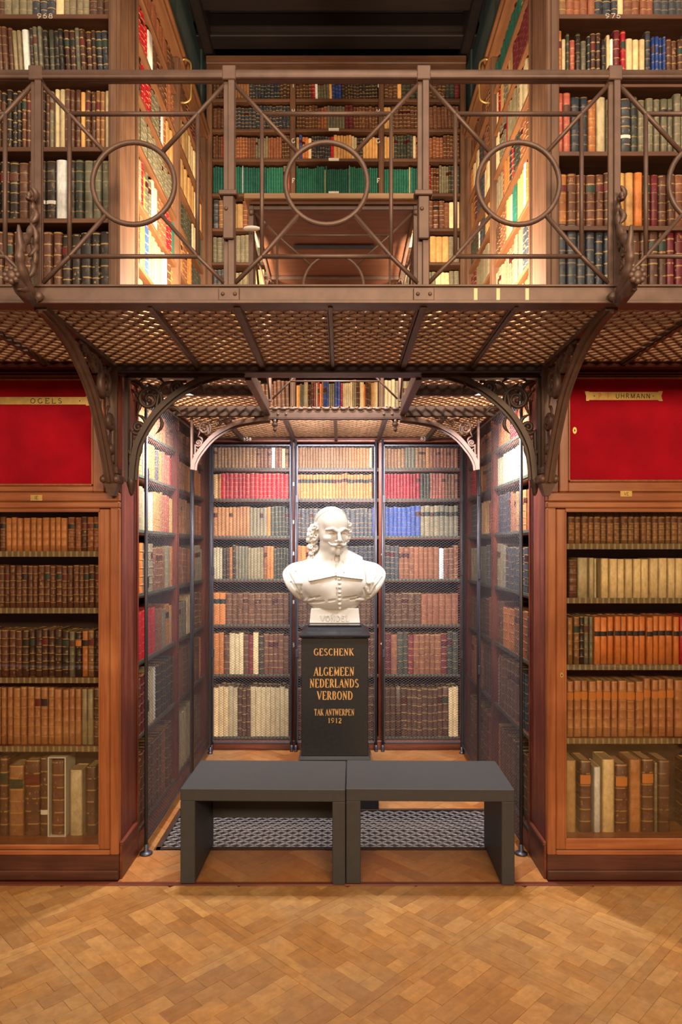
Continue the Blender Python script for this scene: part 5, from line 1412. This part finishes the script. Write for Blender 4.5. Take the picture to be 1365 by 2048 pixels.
# head (local frame turned towards the viewer's right)
yaw = math.radians(21); HC = np.array((-22.0, 15.0, 955.0))
cy_, sy_ = math.cos(yaw), math.sin(yaw)
def H(p): x, y, z = p; return (HC[0]+x*cy_-y*sy_, HC[1]+x*sy_+y*cy_, HC[2]+z)
RH = ((cy_, -sy_, 0), (sy_, cy_, 0), (0, 0, 1))
def hE(c, r, k=10, sub=False): U_ell(H(c), r, k, RH, sub)
def hC(a, b_, ra, rb=None, k=8, sub=False): U_cap(H(a), H(b_), ra, rb, k, sub)
hE((0, 30, 78), (176, 205, 178), 10)                 # cranium
hE((0, -50, -40), (152, 142, 165), 40)               # face
hE((0, -42, -140), (130, 125, 92), 30)               # jaw
hE((0, -120, -198), (66, 58, 48), 30)                # chin
hE((0, -120, 75), (128, 62, 85), 40)                 # forehead
for s_ in (-1, 1):
    hE((s_*64, -200, -28), (44, 42, 27), 10, True)    # eye sockets
    hE((s_*62, -140, -30), (33, 32, 27), 3)
    hC((s_*34, -176, -22), (s_*62, -184, -13), 6, 6, 4); hC((s_*62, -184, -13), (s_*94, -162, -26), 6, 5, 4)       # upper lid
    hC((s_*36, -170, -46), (s_*64, -174, -54), 5, 5, 4); hC((s_*64, -174, -54), (s_*92, -158, -42), 5, 4, 4)       # lower lid
    hC((s_*16, -196, -6), (s_*62, -194, 20), 18, 15, 10); hC((s_*62, -194, 20), (s_*120, -146, 12), 15, 9, 10)      # brow
    hE((s_*92, -126, -78), (42, 42, 32), 26)          # cheekbone
    hC((s_*48, -182, -96), (s_*70, -160, -150), 7, 7, 14, True)     # nasolabial fold
    hE((s_*27, -204, -108), (17, 24, 16), 6)          # nostril wing
    hC((s_*8, -212, -128), (s_*42, -206, -146), 15, 17, 5); hC((s_*42, -206, -146), (s_*76, -182, -142), 16, 11, 5); hC((s_*76, -182, -142), (s_*98, -162, -118), 10, 6, 5)   # moustache
    for q in range(4): hC((s_*(14+q*18), -224+q*6, -124-q*4), (s_*(30+q*22), -216+q*9, -140-q*1), 2.5, 2, 4, True)
    hE((s_*168, 20, -45), (24, 42, 58), 8); hE((s_*186, 5, -38), (14, 22, 32), 8, True)     # ear
hC((0, -192, -8), (0, -228, -88), 16, 22, 10); hE((0, -232, -100), (24, 24, 21), 8)
hC((0, -198, 8), (0, -206, 40), 5, 4, 8, True)
hE((0, -196, -150), (40, 14, 8), 4, True); hE((0, -192, -163), (36, 17, 12), 5)
hE((0, -172, -208), (27, 26, 46), 8)                 # chin tuft
for q in (-14, 0, 14): hC((q, -198, -185), (q*.6, -196, -240), 2.5, 2, 4, True)
# skull cap
s = sl(H((0, 30, 120)), (240, 270, 230)); X, Y, Z = grid(s)
cp = ell(X, Y, Z, H((0, 30, 78)), (184, 213, 187), RH)
lx = (X-HC[0])*cy_+(Y-HC[1])*sy_; ly = -(X-HC[0])*sy_+(Y-HC[1])*cy_; lz = Z-HC[2]
plane = -((ly+62)*.78+(lz-150)*.62-26)
D[s] = smin(D[s], smax(cp, plane, 3), 2)
# curls
rc = random.Random(3)
def curl(c, r, an):
    pts = [(c[0]+r*.55*math.cos(an+t)*(1-.07*t), c[1]-12+rc.uniform(-3,3), c[2]+r*.55*math.sin(an+t)*(1-.07*t)) for t in np.linspace(0, 6.5, 9)]
    for p, q in zip(pts[:-1], pts[1:]): hC(p, q, r*.30, r*.28, 3)
for (cx_, cy0, cz_, r) in ((-158,20,62,40), (-178,10,30,42), (-205,0,45,38), (-222,15,5,44), (-190,30,-20,44), (-232,10,-40,40), (-200,20,-75,42), (-236,25,-90,38), (-205,35,-130,40), (-228,30,-165,36), (-200,35,-195,36), (-214,35,-235,30), (-198,35,-268,22), (-170,60,-100,45), (-170,60,-170,45),
                        (150,-10,95,36), (172,-5,70,40), (165,5,30,40), (186,10,10,38), (170,25,-20,40), (180,30,-60,36), (168,40,-100,34)):
    cx_ *= 1.04
    hE((cx_, cy0+8, cz_), (r*.86, r*.8, r*.92), 8); curl((cx_, cy0-r*.55, cz_), r, rc.uniform(0, 6.28))
# socle
X, Y, Z = grid((slice(None), slice(None), slice(0, 34)))
bx = np.maximum.reduce([np.abs(X-8)-(262-.10*Z), np.abs(Y-0)-118+.08*Z, Z-150, -Z])
D[:, :, 0:34] = smin(D[:, :, 0:34], bx, 10)

# naive surface nets
ins = D < 0
c = [D[i:D.shape[0]-1+i, j:D.shape[1]-1+j, k:D.shape[2]-1+k] for i in (0,1) for j in (0,1) for k in (0,1)]
cnt = sum((q < 0).astype(np.int8) for q in c)
act = (cnt > 0) & (cnt < 8)
ids = -np.ones(act.shape, np.int64); ii = np.argwhere(act); ids[act] = np.arange(len(ii))
cv = np.stack([q[act] for q in c], -1)
off = np.array([(i,j,k) for i in (0,1) for j in (0,1) for k in (0,1)], float)
acc = np.zeros((len(ii), 3)); wn = np.zeros(len(ii))
for a in range(8):
    for b_ in range(a+1, 8):
        if np.abs(off[a]-off[b_]).sum() != 1: continue
        m = (cv[:,a] < 0) != (cv[:,b_] < 0); t = np.where(m, cv[:,a]/(cv[:,a]-cv[:,b_]+1e-12), 0)
        acc += np.where(m[:,None], off[a]+(off[b_]-off[a])*t[:,None], 0); wn += m
V = (ii + acc/wn[:,None])*VX + np.array([gx[0], gy[0], gz[0]])
quads = []
for ax in range(3):
    sh = [slice(1, -1)]*3; sh[ax] = slice(0, -1)
    A = ins[tuple(sh)]
    sh2 = [slice(1, -1)]*3; sh2[ax] = slice(1, None)
    B = ins[tuple(sh2)]
    ch = np.argwhere(A != B); st = A[A != B]
    base = ch + np.array([1 if k != ax else 0 for k in range(3)])
    o1, o2 = [(k) for k in range(3) if k != ax]
    e1 = np.zeros(3, int); e1[o1] = 1; e2 = np.zeros(3, int); e2[o2] = 1
    q = [ids[tuple((base-d).T)] for d in (np.zeros(3, int), e1, e1+e2, e2)]
    q = np.stack(q, -1)
    flip = st if ax != 1 else ~st
    q[~flip] = q[~flip][:, ::-1]
    quads.append(q)
Q = np.concatenate(quads); Q = Q[(Q >= 0).all(1)]
S_ = 4.30/F/5.25
Vw = V*S_ + np.array([PX-.006, PY+.01, 1.0865])
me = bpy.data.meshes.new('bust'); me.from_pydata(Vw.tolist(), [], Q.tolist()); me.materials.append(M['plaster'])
me.polygons.foreach_set('use_smooth', [True]*len(me.polygons)); me.update()
bust = put('bust', me); tag(bust, 'white plaster bust of a moustached man with skullcap, curls and broad collar', 'bust')
yv = PY+.01-118*S_
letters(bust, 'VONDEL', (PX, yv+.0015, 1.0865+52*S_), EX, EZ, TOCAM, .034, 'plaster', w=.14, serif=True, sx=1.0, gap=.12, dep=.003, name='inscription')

# ---------------------------------------------------------------- unseen lamps with added fixtures
def unseen_led_bar(label, x0, x1, y, z, power, tgt, col, spread=130):
    t = thing('unseen_led_bar', label, 'lamp', ((x0+x1)/2, y, z))
    b = MB(); b.bbox(x0, x1, y-.012, y+.012, z-.004, z+.014, .003); b.build('housing', M['cage'], t)  # housing invented to give the unseen light a fixture
    area_light('led_light', ((x0+x1)/2, y+.004, z-.008), tgt, x1-x0, .03, power, col, spread)
unseen_led_bar('unseen slim white led bar under the plywood board, shining down on the bust', CX-.22, CX+.22, 3.72, 3.188, 25, (CX, 4.25, 1.6), (.97, .98, 1.0), 120)
for sx, lab in ((-1, 'left'), (1, 'right')):
    x = (XL+HX0)/2 if sx < 0 else (XR+HX1)/2
    unseen_led_bar('unseen small led bar added under the deck, %s side of the opening' % lab, x-.13, x+.13, 3.662, GZ-.032, 38, (x+sx*.42, 4.1, 1.2), (1.0, .96, .96), 120)  # unseen bars added to brighten the side shelves
    pass
    t = thing('unseen_deck_lamp', 'unseen standing lamp added on the gallery deck, %s side of the opening' % lab, 'lamp', (HX0-.05 if sx < 0 else HX1+.05, 3.66, GZ+.02))  # unseen lamp, stand and reflector made up to light the side shelves
    b = MB(); b.lathe([(.05, 0), (.05, .02), (.02, .03), (.012, .05), (.012, .36), (.02, .37)], (HX0-.05 if sx < 0 else HX1+.05, 3.66, GZ+.02), 16); b.build('stand', M['cage'], t)
    b = MB(); xh = HX0-.05 if sx < 0 else HX1+.05; b.bbox(xh-sx*.012, xh-sx*.03, 3.60, 3.72, GZ+.39, GZ+.53, .004); b.build('reflector', M['cage'], t)
    xe = HX0-.05 if sx < 0 else HX1+.05
    area_light('deck_light', (xe, 3.66, GZ+.46), (xe+sx*.85, 4.16, GZ+.78), .12, .12, 90, (1.0, .82, .60), 175)
unseen_led_bar('unseen white led bar added behind the rear beam of the deck opening', HX0-.1, HX1+.1, 4.215, GZ-.055, 48, (CX, 5.27, 1.75), (1.0, .97, .97), 104)  # unseen bar added to brighten the rear shelves
